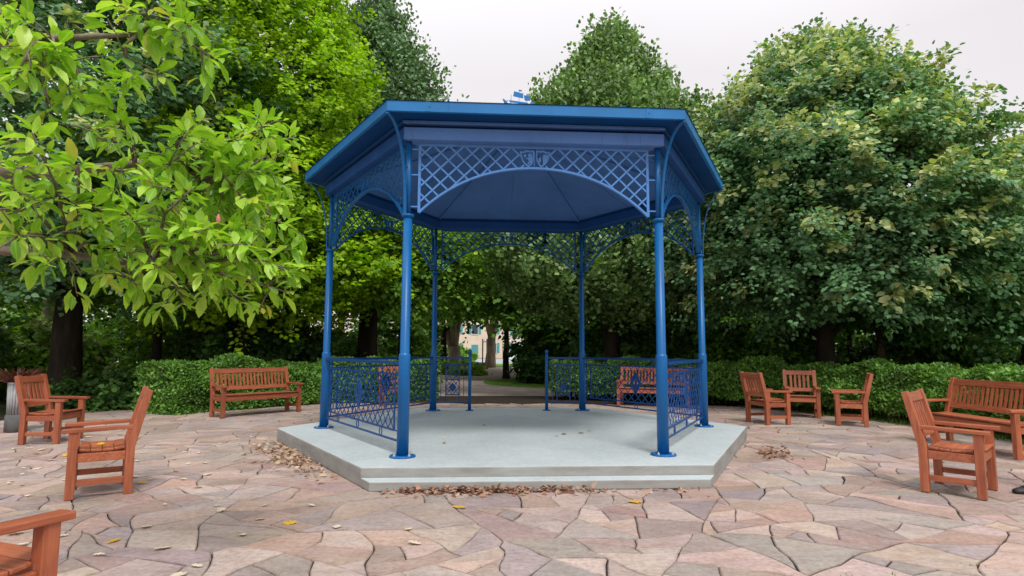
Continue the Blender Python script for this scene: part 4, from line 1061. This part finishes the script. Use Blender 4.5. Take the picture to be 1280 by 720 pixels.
for i, (x, y, h, r, lb, pl) in enumerate(WB):
    lo_ = 3.6 if y > 30 and x < 0 else 0
    tree('woodland_tree', lb, 'tree', (x, y, -.05), h * .8, .26, [(max(h * .16, lo_), r * .45), (max(h * .26, lo_ + .9), r * .85), (h * .45, r), (h * .66, r * .9), (h * .85, r * .55), (h, .2)], 60 + i,
         [M['backdrop'], M['bright'], M['deep']], 620, 28, 0.22, group='woodland trees behind the square', pale=pl, limbs=10, first=.3, core=900, core_L=.45, spray=1.2)

# understorey shrubs in the shade beyond the hedges
def shrub(label, x, y, r, h, seed, mats, n=260, L=.12, name='shrub', group=None, pale=.1, core=420):
    root = empty(name, (x, y, -.05)); tag(root, label, 'shrub', group)
    pr = [(.02, r * .75), (h * .3, r), (h * .65, r * .85), (h * .9, r * .45), (h, .08)]
    v, f, mi = crown_np(pr, (x, y, 0), seed, n, 26, L, 'dense', pale=pale, core=core, core_L=.26, spray=.55, amp=.28, inner=.4); v -= np.array([x, y, 0])
    mesh_np('foliage', v, f, mats, mi, root)
    mb = MB(); rg = random.Random(seed)
    for k in range(5):
        a = k * 1.3; mb.tube([(0, 0, 0), (math.cos(a) * r * .2, math.sin(a) * r * .2, h * .35), (math.cos(a) * r * .5, math.sin(a) * r * .5, h * .7)], [.03, .022, .01], 5)
    mb.build('stems', M['bark'], root)
    return root
DK = [M['deep'], M['backdrop'], M['deep']]; MD = [M['backdrop'], M['bright'], M['deep']]
shrub('dark rounded evergreen bush on the small lawn right of the path', 1.75, 25.4, 1.55, 2.35, 81, DK, 420, .15, 'evergreen_bush', pale=.04)
shrub('big dark bush behind the right rear railing under the pointed tree', 4.6, 19.4, 2.2, 2.7, 82, DK, 420, .15)
shrub('dark bush behind the hedge, left of the rightmost bandstand column', 6.5, 17.6, 1.7, 2.1, 83, MD, 340, .13, pale=.10)
shrub('leafy bush behind the hedge under the big linden', 9.4, 19.5, 2.3, 2.3, 84, MD, 380, .13, pale=.45)
shrub('leafy bush behind the hedge near the reddish trunk', 13.2, 18.6, 2.4, 1.9, 85, MD, 360, .13, pale=.2)
shrub('low bush behind the hedge at the right edge of the picture', 14.2, 15.6, 1.6, 1.25, 86, MD, 280, .12, pale=.1)
shrub('dark bush behind the left hedge in deep shade', -7.4, 17.4, 2.0, 2.5, 87, DK, 360, .14, pale=.1)
shrub('bush with bright leaves right of the thick dark trunk', -9.4, 18.8, 2.2, 2.9, 88, MD, 380, .14, pale=.75)
shrub('low dark fern-like bush left of the hedge end, right of the leftmost armchair', -8.7, 13.6, 1.0, .6, 89, DK, 260, .11, pale=.05)
shrub('bright leafy bush behind the grey planter pot', -13.2, 17.3, 1.6, 2.0, 90, [M['bright'], M['linden_pale'], M['deep']], 260, .15, pale=.3)
shrub('dark bush at the left edge of the picture', -14.6, 15.0, 1.5, 2.6, 91, DK, 300, .14, pale=.02)
shrub('large dark bush further back behind the left hedge', -12.4, 21.5, 2.6, 3.2, 92, MD, 380, .16, pale=.5)
shrub('bush behind the left railing, left of the brown trunk', -5.9, 19.8, 1.7, 1.9, 93, MD, 320, .14, pale=.15)
shrub('leafy bush between the brown trunk and the far pale tree', -4.95, 24.5, 1.5, 3.3, 101, MD, 340, .15, pale=.35)
shrub('small light green bush beside the far path', -3.6, 33.2, .8, .42, 94, [M['bright'], M['hedge'], M['deep']], 130, .14, pale=.2, core=120)
shrub('small pale green bush just right of the far path bend', -2.2, 32.0, .6, .36, 95, [M['bright'], M['linden_pale'], M['deep']], 100, .14, pale=.2, core=100)
shrub('low bush with brownish leaves beyond the blue post fence', -5.6, 58.0, 2.0, 1.6, 96, MD, 160, .24, pale=.4)
shrub('column shaped clipped bush behind the rear left column', -4.75, 33.0, .45, 3.6, 97, MD, 360, .17, pale=.2)
shrub('dark bush right of the dark evergreen one beyond the rear railing', 4.3, 23.2, 1.9, 2.6, 98, DK, 360, .15, pale=.02)
shrub('dark bush behind the big linden trunk', 8.0, 18.0, 1.6, 1.9, 99, DK, 300, .14, pale=.05)
shrub('dark leafy bush in the gap right of the reddish trunk', 11.4, 17.2, 1.4, 1.7, 100, DK, 280, .14, pale=.12)

# ------------------------------------------------------------------ magnolia reaching in from the left
mag = empty('magnolia_tree', (-4.3, 2.9, -.02)); tag(mag, 'magnolia with large glossy bright green leaves reaching in from the left', 'tree')
MO = Vector((-4.3, 2.9, 0))
TIPS = [(-1.34, 3.6, 2.60), (-1.42, 3.5, 2.33), (-1.44, 3.8, 2.33), (-1.49, 3.6, 2.69), (-1.55, 3.3, 2.47), (-1.42, 3.2, 2.08), (-1.24, 3.4, 1.86), (-1.24, 3.3, 1.74), (-1.34, 3.0, 1.82), (-1.55, 3.2, 1.68), (-1.81, 3.3, 1.54), (-1.64, 3.6, 1.58), (-1.72, 2.9, 1.68), (-2.09, 3.4, 1.61), (-1.83, 2.8, 1.94), (-1.58, 2.9, 2.08), (-1.75, 3.1, 2.44), (-2.03, 3.0, 2.45), (-2.21, 2.9, 2.53), (-2.44, 3.0, 2.84), (-2.33, 2.7, 2.56), (-1.73, 2.8, 2.8), (-1.63, 2.9, 2.92), (-1.5, 2.9, 2.75), (-2.15, 2.6, 2.25), (-2.0, 2.7, 2.14), (-2.06, 3.0, 1.78), (-2.19, 2.8, 1.68), (-2.27, 2.7, 1.8), (-2.28, 3.1, 2.01), (-2.29, 2.7, 2.02), (-1.49, 2.9, 1.88), (-1.51, 3.6, 2.03), (-1.93, 3.2, 2.3), (-1.67, 3.4, 2.18), (-2.57, 2.9, 2.95), (-1.97, 3.3, 2.01), (-1.89, 3.5, 1.86), (-1.88, 3.6, 2.48), (-2.21, 3.3, 2.28)]
TIPS += [(-1.28, 3.35, 1.98), (-1.30, 3.45, 1.62), (-1.45, 3.2, 1.95), (-1.62, 3.0, 1.88), (-1.72, 3.1, 1.80), (-1.42, 3.3, 2.28), (-1.62, 3.2, 2.32), (-1.78, 3.0, 2.22), (-1.98, 2.85, 1.92), (-2.12, 3.0, 2.60), (-2.3, 2.9, 2.38), (-2.42, 2.9, 2.2), (-1.50, 3.4, 1.80), (-1.95, 3.1, 1.62), (-2.45, 2.8, 2.75), (-2.2, 2.75, 2.72), (-1.9, 2.85, 2.62), (-1.36, 3.5, 2.14)]
OUTSIDE = [(-3.2, 2.2, 2.4), (-3.4, 3.8, 2.5), (-3.0, 3.2, 3.2), (-3.9, 2.4, 3.4), (-4.9, 3.5, 3.1), (-5.2, 2.4, 2.6), (-4.4, 1.9, 2.3), (-4.6, 4.0, 2.6), (-3.6, 2.9, 3.8), (-4.3, 2.8, 4.1), (-2.9, 2.6, 1.9), (-3.0, 3.7, 1.9)]
mb = MB()
mb.tube([(0, 0, 0), (.05, 0, .7), (.0, .05, 1.5), (.1, .05, 2.3), (.05, 0, 3.2), (0, 0, 3.9)], [.13, .105, .095, .08, .05, .02], 10)
nodes = [Vector(q) - MO for q in [(-3.6, 3.05, 2.12), (-3.05, 3.3, 2.26), (-2.62, 3.45, 2.33), (-2.2, 3.4, 2.36), (-1.85, 3.35, 2.3)]]
mb.tube([(0.02, .03, 1.75)] + nodes, [.06, .05, .042, .034, .022, .012], 8)
n2 = [Vector(q) - MO for q in [(-3.7, 2.85, 2.5), (-3.0, 2.9, 2.75), (-2.4, 2.9, 2.85), (-1.9, 2.9, 2.88)]]
mb.tube([(0.05, 0, 2.2)] + n2, [.05, .04, .03, .02, .01], 7)
n3 = [Vector(q) - MO for q in [(-3.5, 2.95, 1.75), (-2.8, 3.05, 1.8), (-2.3, 3.1, 1.78), (-1.9, 3.15, 1.72)]]
mb.tube([(0.03, .02, 1.45)] + n3, [.045, .036, .028, .02, .01], 7)
allnodes = nodes[1:] + n2[1:] + n3[1:] + [Vector((.0, .05, 1.5)), Vector((.1, .05, 2.3)), Vector((.05, 0, 3.2))]
lp = []; lx = []; ln = []; lL = []; ldr = []
rg = random.Random(5)
def rosette(p, d, cnt, spread=1.0, run=0.0):
    """cnt leaves set spirally round the twig end at p, twig direction d"""
    d = d.normalized(); a = d.cross(Vector((0, 0, 1)))
    if a.length < .05: a = Vector((1, 0, 0))
    a.normalize(); b = d.cross(a)
    for k in range(cnt):
        th = k * 2.4 + rg.uniform(-.4, .4)
        rad = a * math.cos(th) + b * math.sin(th)
        q = p - d * run * (k / max(1, cnt)) + Vector((rg.uniform(-.012, .012),) * 3)
        ax = d * rg.uniform(.35, .9) + rad * spread * rg.uniform(.7, 1.15) + Vector((0, 0, -.18 + rg.uniform(-.15, .2)))
        up = Vector((0, 0, 1.0)) + d * -.1 + Vector((rg.gauss(0, .28), rg.gauss(0, .28), 0)) + rad * .15
        lp.append(q + ax.normalized() * .015); lx.append(ax); ln.append(up); lL.append(rg.choice([rg.uniform(.05, .08), rg.uniform(.075, .11), rg.uniform(.095, .135)])); ldr.append(rg.uniform(.0, .42))
for ti, t in enumerate(TIPS + OUTSIDE):
    p = Vector(t) - MO
    nb_ = min(allnodes, key=lambda q: (q - p).length + (0.5 if q.x > p.x else 0))
    mid = nb_.lerp(p, .55) + Vector((rg.uniform(-.05, .05), rg.uniform(-.05, .05), .05))
    mb.tube([nb_, mid, p], [.011, .008, .004], 5)
    d = p - mid
    rosette(p, d + Vector((0, 0, .02)), rg.randint(8, 11), 1.0, .08)
    for s in range(rg.randint(3, 5)):
        tt = rg.uniform(.3, .95); b0 = nb_.lerp(mid, tt * 2) if tt < .5 else mid.lerp(p, tt * 2 - 1)
        sdv = Vector((rg.uniform(-.6, 1), rg.uniform(-.8, .8), rg.uniform(-.6, .7))).normalized() * rg.uniform(.10, .24)
        mb.tube([b0, b0 + sdv * .6 + Vector((0, 0, .01)), b0 + sdv], [.005, .004, .003], 4)
        rosette(b0 + sdv, sdv, rg.randint(5, 8), 1.0, .06)
    for s in range(3):
        rosette(mid.lerp(p, s / 3), d, 2, 1.2)
mb.build('trunk', M['twig'], mag)
arr = lambda q: np.array([[x.x, x.y, x.z] for x in q])
lLn = np.array(lL)
v, f = leaf_long(arr(lp), arr(lx), arr(ln), lLn, lLn * np.random.default_rng(1).uniform(.36, .50, len(lLn)), np.array(ldr))
fo = mesh_np('foliage', v, f, [M['magnolia']], None, mag, smooth=True)
ma = fo.data.attributes.new('mid', 'FLOAT', 'POINT')
ma.data.foreach_set('value', np.tile(np.array([1, 0, 1, 0, 0, 1, 0, 0, 1, 0, 1], dtype=np.float32), len(v) // 11))
mb = MB()
for q in ((-1.52, 3.05, 1.93), (-1.45, 3.5, 2.50)):
    q = Vector(q) - MO; mb = MB(); mb.lathe([(.002, 0), (.010, .012), (.012, .026), (.007, .045), (.001, .058)], q, 10)
    mb.build('flower_bud', M['pink'], mag)

# ------------------------------------------------------------------ planter behind the leftmost chair
pl = empty('planter_pot', (-7.58, 9.35, -.01)); tag(pl, 'tall fluted grey pot with a spiky reddish plant at the left edge', 'planter')
mb = MB(); mb.lathe([(.14, 0), (.14, .26), (.125, .27)], (0, 0, 0), 20); mb.build('base', M['pot_dark'], pl)
mb = MB()
for k in range(20):
    a = 2 * PI * k / 20; mb.tube([(math.cos(a) * .108, math.sin(a) * .108, .26), (math.cos(a) * .122, math.sin(a) * .122, .74)], .019, 6)
mb.lathe([(.105, .26), (.115, .72), (.14, .725), (.14, .76), (.11, .76)], (0, 0, 0), 24); mb.build('fluted_pot', M['pot'], pl)
rgn = np.random.default_rng(4); n = 260
aa = rgn.uniform(0, 2 * PI, n); ax = np.stack([np.cos(aa), np.sin(aa), rgn.uniform(.2, 1.6, n)], 1)
v, f = leaf_quads(np.stack([np.cos(aa) * .06, np.sin(aa) * .06, np.full(n, .74)], 1) + nrm(ax) * rgn.uniform(0, .16, n)[:, None], ax, rgn.normal(0, 1, (n, 3)) + np.array([0, 0, 1]), rgn.uniform(.09, .2, n), .028)
mesh_np('plant', v, f, [M['red_plant']], None, pl)

# ------------------------------------------------------------------ fallen leaves
def dry_leaf_np(n, seed, L0, L1):
    return np.random.default_rng(seed)
LOB = [(0, 0), (.18, .30), (.30, .16), (.46, .50), (.60, .26), (.82, .30), (1.0, 0), (.82, -.26), (.62, -.24), (.46, -.46), (.32, -.18), (.16, -.28)]
def leaf_mesh(name, mat, seed):
    rg = random.Random(seed); me = bpy.data.meshes.new(name)
    vs = [(x - .5, y, .06 + .22 * abs(y) * rg.uniform(.3, 1) + .10 * math.sin(x * 3 + seed)) for x, y in LOB]
    c = [(.5 - .5, 0, .05)]
    me.from_pydata(vs + c, [], [(i, (i + 1) % 12, 12) for i in range(12)]); me.materials.append(mat)
    for p in me.polygons: p.use_smooth = True
    me.update(); return me
LM = [leaf_mesh('fallen_leaf', M['pale_leaf'], s) for s in range(4)]; LY = [leaf_mesh('fallen_leaf', M['yellow_leaf'], s + 9) for s in range(3)]; LBm = [leaf_mesh('fallen_leaf', M['dry'], s + 20) for s in range(3)]
def put_leaf(me, x, y, z, L, label, group):
    o = bpy.data.objects.new('fallen_leaf', me); col.objects.link(o)
    o.location = (x, y, z); o.scale = (L, L * rg.uniform(.7, 1.1), L * .45); o.rotation_euler = (rg.uniform(-.15, .15), rg.uniform(-.15, .15), rg.uniform(0, 6.28)); tag(o, label, 'leaf', group)
rg = random.Random(77)
SC = 'pale curled dry leaf lying on the flagstones left of the slab'; SG = 'pale dry leaves scattered on the left paving'
cnt = 0
while cnt < 88:
    x = rg.uniform(-6.5, -.4); y = rg.uniform(2.9, 9.5)
    if x > -1.6 - (y - 5) * .1 and rg.random() < .7: continue
    if x < -.88 * y: continue
    if x > -3.3 and y > 5.2: 
        if rg.random() < .75: continue
    if math.hypot(x - GC[0], y - GC[1]) < 3.7: continue
    put_leaf(rg.choice(LM), x, y, .008, rg.uniform(.05, .105), SC, SG); cnt += 1
YL = [(-3.72, 5.56, .412, .10, 'yellow leaf lying on the seat of the armchair left of the slab'), (-1.62, 4.55, .008, .10, 'yellow leaf lying alone on the paving in front of the slab, left of centre'), (-2.62, 4.12, .008, .09, 'small amber leaf on the paving right of the near left armchair'),
      (-.42, 5.02, .008, .13, 'orange-yellow leaf on the paving just in front of the slab step'), (-3.5, 5.85, .008, .1, 'yellow leaf under the armchair left of the slab'), (-4.6, 5.45, .008, .12, 'greenish yellow leaf left of the near armchair legs'),
      (-5.3, 7.3, .008, .12, 'yellow leaf near the left edge below the leftmost armchair'), (1.05, 5.22, .008, .12, 'ochre leaf on the paving at the right part of the front step')]
for i, (x, y, z, L, lb) in enumerate(YL): put_leaf(LY[i % 3], x, y, z, L, lb, 'yellow leaves on and around the paving')
for i in range(7):
    a = rg.uniform(0, 6.28); r_ = rg.uniform(.3, 2.0); put_leaf(LBm[i % 3], GC[0] + r_ * math.cos(a), GC[1] + r_ * math.sin(a) * .7 - .3, PZ + .008, rg.uniform(.05, .09), 'small brown leaf lying on the concrete slab', 'brown leaves on the slab')
def litter(name, pts, seed, label, L=(.03, .075), mat=None):
    rgn = np.random.default_rng(seed); n = len(pts); P = np.array(pts)
    ax = np.stack([rgn.normal(0, 1, n), rgn.normal(0, 1, n), rgn.normal(0, .25, n)], 1); nm = np.array([0, 0, 1.0]) + rgn.normal(0, .45, (n, 3))
    LL = rgn.uniform(*L, n); v, f = leaf_quads(P, ax, nm, LL, LL * rgn.uniform(.4, .7, n), .10)
    o = mesh_np(name, v, f, [mat or M['dry']]); tag(o, label, 'leaf litter', None, 'stuff'); return o
rgl = random.Random(3)
A = rel(hexp(0, 3.37)) + d0; B = rel(hexp(1, 3.37)) + d1
A = Vector((A.x + GC[0], A.y + GC[1], 0)); B = Vector((B.x + GC[0], B.y + GC[1], 0)); un = (B - A).normalized(); nf = un.cross(ZAX)
pts = []
for _ in range(500):
    t = rgl.betavariate(1.5, 1.9) * .66 + .035; d_ = abs(rgl.gauss(0, .05)) + .012 + .02 * rgl.random()
    p = A.lerp(B, t) + nf * d_; pts.append((p.x, p.y, .010 + rgl.random() * .035 * max(0, 1 - d_ / .12)))
for _ in range(70):
    p = A.lerp(B, rgl.uniform(0.05, .95)) + nf * abs(rgl.gauss(.1, .14)); pts.append((p.x, p.y, .010))
litter('leaf_litter', pts, 1, 'strip of brown dry leaves along the foot of the front step')
A5 = hexp(5, 3.37); A0 = hexp(0, 3.37); un = (A0 - A5).normalized(); nf = un.cross(ZAX); pts = []
for _ in range(340):
    t = rgl.gauss(.40, .2); d_ = abs(rgl.gauss(0.1, .20)) + .015
    if t < .04 or t > .9: continue
    p = A5.lerp(A0, t) + nf * d_; pts.append((p.x, p.y, .010 + rgl.random() * .02))
litter('leaf_litter', pts, 2, 'patch of tan dry leaves along the left side of the slab', (.04, .085), M['tan_litter'])
A2_ = hexp(2, 3.37); A1_ = hexp(1, 3.37); un = (A2_ - A1_).normalized(); nf = un.cross(ZAX); pts = []
for _ in range(150):
    p = A1_.lerp(A2_, rgl.gauss(.62, .07)) + nf * (.42 + rgl.gauss(0, .11)); pts.append((p.x, p.y, .010 + rgl.random() * .04))
litter('leaf_litter', pts, 3, 'small heap of brown leaves on the paving right of the slab')
# small weeds in the joints
def weeds(label, spots, seed):
    rgn = np.random.default_rng(seed); P = []; 
    for (x, y, r, n) in spots:
        P += [(x + rgn.normal(0, r), y + rgn.normal(0, r * .5), -.012) for _ in range(n)]
    P = np.array(P); n = len(P); ax = np.stack([rgn.normal(0, .6, n), rgn.normal(0, .6, n), np.ones(n)], 1)
    v, f = leaf_quads(P, ax, rgn.normal(0, 1, (n, 3)), rgn.uniform(.012, .032, n), rgn.uniform(.004, .008, n))
    o = mesh_np('joint_weeds', v, f, [M['grass']]); tag(o, label, 'weeds', None, 'stuff')
weeds('tufts of grass sprouting from joints of the paving', [(4.0, 5.6, .13, 60), (4.25, 5.45, .06, 20), (1.95, 3.55, .035, 26), (2.75, 3.75, .03, 16), (2.2, 3.6, .02, 10), (-1.15, 4.4, .03, 16), (6.2, 10.6, .2, 40)], 5)
# taller grass behind and under the right hedge
rgn = np.random.default_rng(9); n = 26000
x = rgn.uniform(6.2, 13, n); y = rgn.uniform(4.5, 15.2, n); rad = np.hypot(x - GC[0], y - GC[1]); k = (rad > 7.0) & (rad < 11.5)
P = np.stack([x[k], y[k], np.full(k.sum(), -.05)], 1); n = len(P)
v, f = leaf_quads(P, np.stack([rgn.normal(0, .4, n), rgn.normal(0, .4, n), np.ones(n)], 1), rgn.normal(0, 1, (n, 3)), rgn.uniform(.06, .17, n), rgn.uniform(.008, .018, n))
o = mesh_np('grass', v, f, [M['grass']]); tag(o, 'bright green grass growing behind the right hedge', 'grass', None, 'stuff')

# ------------------------------------------------------------------ far end of the path: blue post fence, cars, houses
fence = empty('post_fence', (-4.3, 50.0, -.05)); tag(fence, 'distant blue fence of tall posts and a low board beyond the path', 'fence')
mb = MB(); mb.box(-2.3, 2.35, -.03, .03, .02, .32); mb.box(-4.2, -2.4, -.03, .03, .02, .32); mb.build('kick_board', M['blue_rail'], fence)
for x in (-3.75, -2.05, -1.55, 1.9, 2.25):
    mb = MB(); mb.box(x - .05, x + .05, -.10, -.035, 0, 2.25); mb.build('post', M['blue_rail'], fence)
mb = MB()
mb.box(-2.0, -1.6, -.08, -.05, 1.98, 2.04); mb.box(1.95, 2.2, -.08, -.05, 1.98, 2.04); mb.build('cross_rail', M['blue_rail'], fence)

def make_car():
    root = empty('parked_car')
    prof = [(-2.1, .38), (-2.12, .75), (-1.95, .92), (-1.5, 1.0), (-1.05, 1.42), (-.6, 1.5), (.5, 1.47), (.9, 1.28), (1.3, .95), (1.95, .82), (2.12, .6), (2.08, .35), (1.75, .28), (-1.75, .28)]
    mb = MB(); mb.prism(prof, 1.7, (Vector((0, 0, 0)), Vector((1, 0, 0)), ZAX, Vector((0, 1, 0)))); mb.build('body', M['white_paint'], root, bevel=.06)
    mb = MB()
    for s in (-1, 1):
        for poly in ([(-1.3, 1.0), (-.98, 1.36), (-.62, 1.42), (-.32, 1.42), (-.32, .99)], [(-.24, .99), (-.24, 1.42), (.46, 1.40), (.78, 1.24), (1.08, .97)]):
            mb.prism(poly, .012, (Vector((0, s * .853, 0)), Vector((1, 0, 0)), ZAX, Vector((0, 1, 0))))
    mb.build('side_windows', M['glass'], root)
    for x in (-1.3, 1.32):
        for s in (-1, 1):
            mb = MB(); mb.tube([(x, s * .68, .31), (x, s * .87, .31)], .31, 20); wh = mb.build('wheel', M['rubber'], root)
            mb = MB(); mb.tube([(x, s * .865, .31), (x, s * .885, .31)], .19, 14); mb.build('rim', M['steel'], wh)
    return root
c0 = make_car(); c0.location = (-10.4, 64, -.04); tag(c0, 'white car parked on the far road left of the rear left column', 'car', 'white cars parked on the far road')
c1 = copy_tree(c0); c1.location = (1.6, 66, -.04); c1.rotation_euler = (0, 0, R(8)); tag(c1, 'white car parked on the far road right of the path tree trunk', 'car', 'white cars parked on the far road')

def house(label, x0, x1, y, h, mat, seed, shutters=True):
    root = empty('town_house', ((x0 + x1) / 2, y, -.05)); tag(root, label, 'house')
    W = x1 - x0; mb = MB(); mb.box(-W / 2, W / 2, 0, 9, 0, h); mb.build('wall', mat, root)
    mb = MB(); mb.prism([(-.5, h + .01), (9.5, h + .01), (4.5, h + 3.4)], W + .4, (Vector((0, 0, 0)), Vector((0, 1, 0)), ZAX, Vector((1, 0, 0)))); mb.build('roof', M['slate'], root)
    n = max(2, int(W / 3.0))
    for i in range(n):
        xc = -W / 2 + (i + .5) * W / n
        for j in range(int(h // 3)):
            z = .9 + j * 3.0
            if j == 0 and i == n // 2:
                mb = MB(); mb.box(xc - .55, xc + .55, -.05, -.004, .0, 2.2); mb.build('door', M['teal'], root); continue
            mb = MB(); mb.box(xc - .55, xc - .48, -.06, -.004, z, z + 1.6); mb.box(xc + .48, xc + .55, -.06, -.004, z, z + 1.6); mb.box(xc - .48, xc + .48, -.06, -.004, z + 1.53, z + 1.6); mb.box(xc - .62, xc + .62, -.10, -.004, z - .08, z)
            wn = mb.build('window', M['bin'], root)
            mb = MB(); mb.box(xc - .48, xc + .48, -.03, -.005, z + .001, z + 1.529); mb.build('pane', M['glass'], wn)
            if shutters:
                mb = MB(); mb.box(xc - 1.0, xc - .56, -.04, -.004, z, z + 1.6); mb.box(xc + .56, xc + 1.0, -.04, -.004, z, z + 1.6); mb.build('shutters', M['teal'], wn)
house('cream rendered house with teal shutters glimpsed through the gap behind the bandstand', -13.5, -1.5, 98, 9.2, M['cream'], 1)
house('pinkish white house right of the cream one, glimpsed beside the path tree', -1.2, 10.5, 99, 9.0, M['offwhite'], 2)
house('pinkish white house left of the cream one, glimpsed behind the left railing', -29, -14, 97, 9.2, M['offwhite'], 3, False)
house('pale house far left, glimpsed above the left hedge', -46, -30, 92, 9.0, M['offwhite'], 4, False)
# low grey-roofed building beyond the right hedge
rt = empty('low_building', (33.0, 44, -.05)); tag(rt, 'low building with a blue-grey slate roof glimpsed above the right hedge', 'building')
mb = MB(); mb.box(-5, 5, 0, 6, 0, 1.5); mb.build('wall', M['offwhite'], rt)
mb = MB(); mb.prism([(-.4, 1.51), (6.4, 1.51), (3, 3.0)], 10.6, (Vector((0, 0, 0)), Vector((0, 1, 0)), ZAX, Vector((1, 0, 0)))); mb.build('roof', M['slate'], rt)

# ------------------------------------------------------------------ person just outside the frame: one shoe reaches in
def skin_obj(name, verts, edges, radii, mat, parent, root_i=0, sub=2):
    me = bpy.data.meshes.new(name); me.from_pydata(verts, edges, []); me.materials.append(mat); me.update()
    o = bpy.data.objects.new(name, me); col.objects.link(o); o.parent = parent
    o.modifiers.new('skin', 'SKIN')
    for i, r_ in enumerate(radii):
        sv = me.skin_vertices[0].data[i]; sv.radius = (r_, r_) if not hasattr(r_, '__len__') else r_; sv.use_root = (i == root_i)
    sm = o.modifiers.new('sub', 'SUBSURF'); sm.levels = sub; sm.render_levels = sub
    return o
M['skin'] = noisy('skin', [(0.3, (0.50, 0.29, 0.20)), (0.7, (0.58, 0.35, 0.25))], 6, 0.5, 0.4, 0.05)
M['jacket'] = noisy('dark_blue_cloth', [(0.3, (0.03, 0.04, 0.07)), (0.7, (0.05, 0.06, 0.10))], 30, 0.9, 0.2)
M['trousers'] = noisy('dark_grey_cloth', [(0.3, (0.04, 0.04, 0.045)), (0.7, (0.07, 0.07, 0.075))], 30, 0.9, 0.2)
M['shoe'] = noisy('black_leather', [(0.3, (0.010, 0.010, 0.012)), (0.7, (0.022, 0.022, 0.026))], 40, 0.45, 0.4)
M['hair'] = noisy('brown_hair', [(0.3, (0.02, 0.014, 0.010)), (0.7, (0.05, 0.035, 0.025))], 40, 0.7, 0.3)
per = empty('person', (5.14, 5.70, 0.0)); tag(per, 'person in dark clothes whose black shoe shows at the right edge beside the near armchair', 'person')
# faces -X, mid-step: left foot forward (towards -X)
V = [(0, 0, .95), (0, 0, 1.12), (0.01, 0, 1.30), (0.01, 0, 1.46), (0, 0, 1.54), (-.02, 0, 1.63), (-.02, 0, 1.73),
     (0, -.17, 1.43), (.04, -.22, 1.16), (.06, -.23, .92), (.05, -.23, .84), (0, .17, 1.43), (-.02, .22, 1.16), (.0, .22, .93), (-.01, .22, .86)]
E_ = [(0, 1), (1, 2), (2, 3), (3, 4), (4, 5), (5, 6), (3, 7), (7, 8), (8, 9), (9, 10), (3, 11), (11, 12), (12, 13), (13, 14)]
Rd = [(.13, .16), (.115, .14), (.12, .16), (.09, .13), .052, .088, .085, .055, .045, .034, .03, .055, .045, .034, .03]
body = skin_obj('body', V, E_, Rd, M['skin'], per)
jk = skin_obj('jacket', [(0, 0, .88), (0, 0, 1.12), (.01, 0, 1.30), (.01, 0, 1.45), (0, -.18, 1.43), (.04, -.23, 1.16), (.06, -.235, .96), (0, .18, 1.43), (-.02, .23, 1.16), (.0, .23, .97)],
              [(0, 1), (1, 2), (2, 3), (3, 4), (4, 5), (5, 6), (3, 7), (7, 8), (8, 9)], [(.155, .19), (.145, .17), (.145, .185), (.10, .15), .075, .062, .05, .075, .062, .05], M['jacket'], per)
tr = skin_obj('trousers', [(0, 0, .93), (-.01, -.09, .84), (-.13, -.095, .50), (-.33, -.10, .12), (.01, .09, .84), (.06, .095, .48), (.20, .10, .12)], [(0, 1), (1, 2), (2, 3), (0, 4), (4, 5), (5, 6)], [(.145, .165), .098, .075, .062, .098, .075, .062], M['trousers'], per)
def shoe(x, y, nm):
    secs = [(.10, .030, .075, .0), (.085, .036, .095, .0), (.04, .038, .10, .0), (-.02, .040, .085, .0), (-.08, .046, .062, .0), (-.14, .046, .048, .002), (-.175, .034, .036, .004), (-.188, .014, .022, .006)]
    n = 12; vs = []; fs = []
    for (sx, hw_, hh, z0) in secs:
        for k in range(n):
            a = 2 * PI * k / n; cz = math.sin(a); cy = math.cos(a)
            zz = z0 + (hh * (.5 + .5 * cz) if cz > -.4 else hh * .3 * 0.0 + 0.0)
            vs.append((x + sx, y + cy * hw_ * (1.0 if cz < .3 else .85), max(z0, zz) + .004))
    for i in range(len(secs) - 1):
        for k in range(n): fs.append((i * n + k, i * n + (k + 1) % n, (i + 1) * n + (k + 1) % n, (i + 1) * n + k))
    mb = MB(); mb.add(vs, fs, 0, True); mb.add(vs[:n], [tuple(range(n))[::-1]]); mb.add(vs[-n:], [tuple(range(n))])
    o = mb.build('shoe', M['shoe'], per)
    mb = MB(); 
    for q in range(4): mb.tube([(x - .03 - q * .024, y - .028, .080 - q * .008), (x - .03 - q * .024, y, .093 - q * .009), (x - .03 - q * .024, y + .028, .080 - q * .008)], .0035, 5)
    mb.build('laces', M['rubber'], o)
shoe(-.40, -.10, 'shoe'); shoe(.20, .10, 'shoe')
mb = MB(); 
for i in range(9):
    pass
mb.lathe([(.10, 1.66), (.108, 1.72), (.10, 1.78), (.07, 1.825), (.02, 1.842)], (.012, 0, 0), 18); mb.build('hair', M['hair'], per)
mb = MB()
for s in (-1, 1):
    mb.lathe([(.001, -.010), (.009, -.005), (.011, 0), (.009, .005), (.001, .010)], (-.098, s * .034, 1.675), 8)
mb.build('eyes', M['hair'], per)
mb = MB(); mb.tube([(-.102, 0, 1.675), (-.122, 0, 1.648), (-.10, 0, 1.635)], [.008, .014, .010], 8); mb.tube([(-.098, -.022, 1.605), (-.104, 0, 1.604), (-.098, .022, 1.605)], .006, 6); mb.build('nose_and_mouth', M['skin'], per)
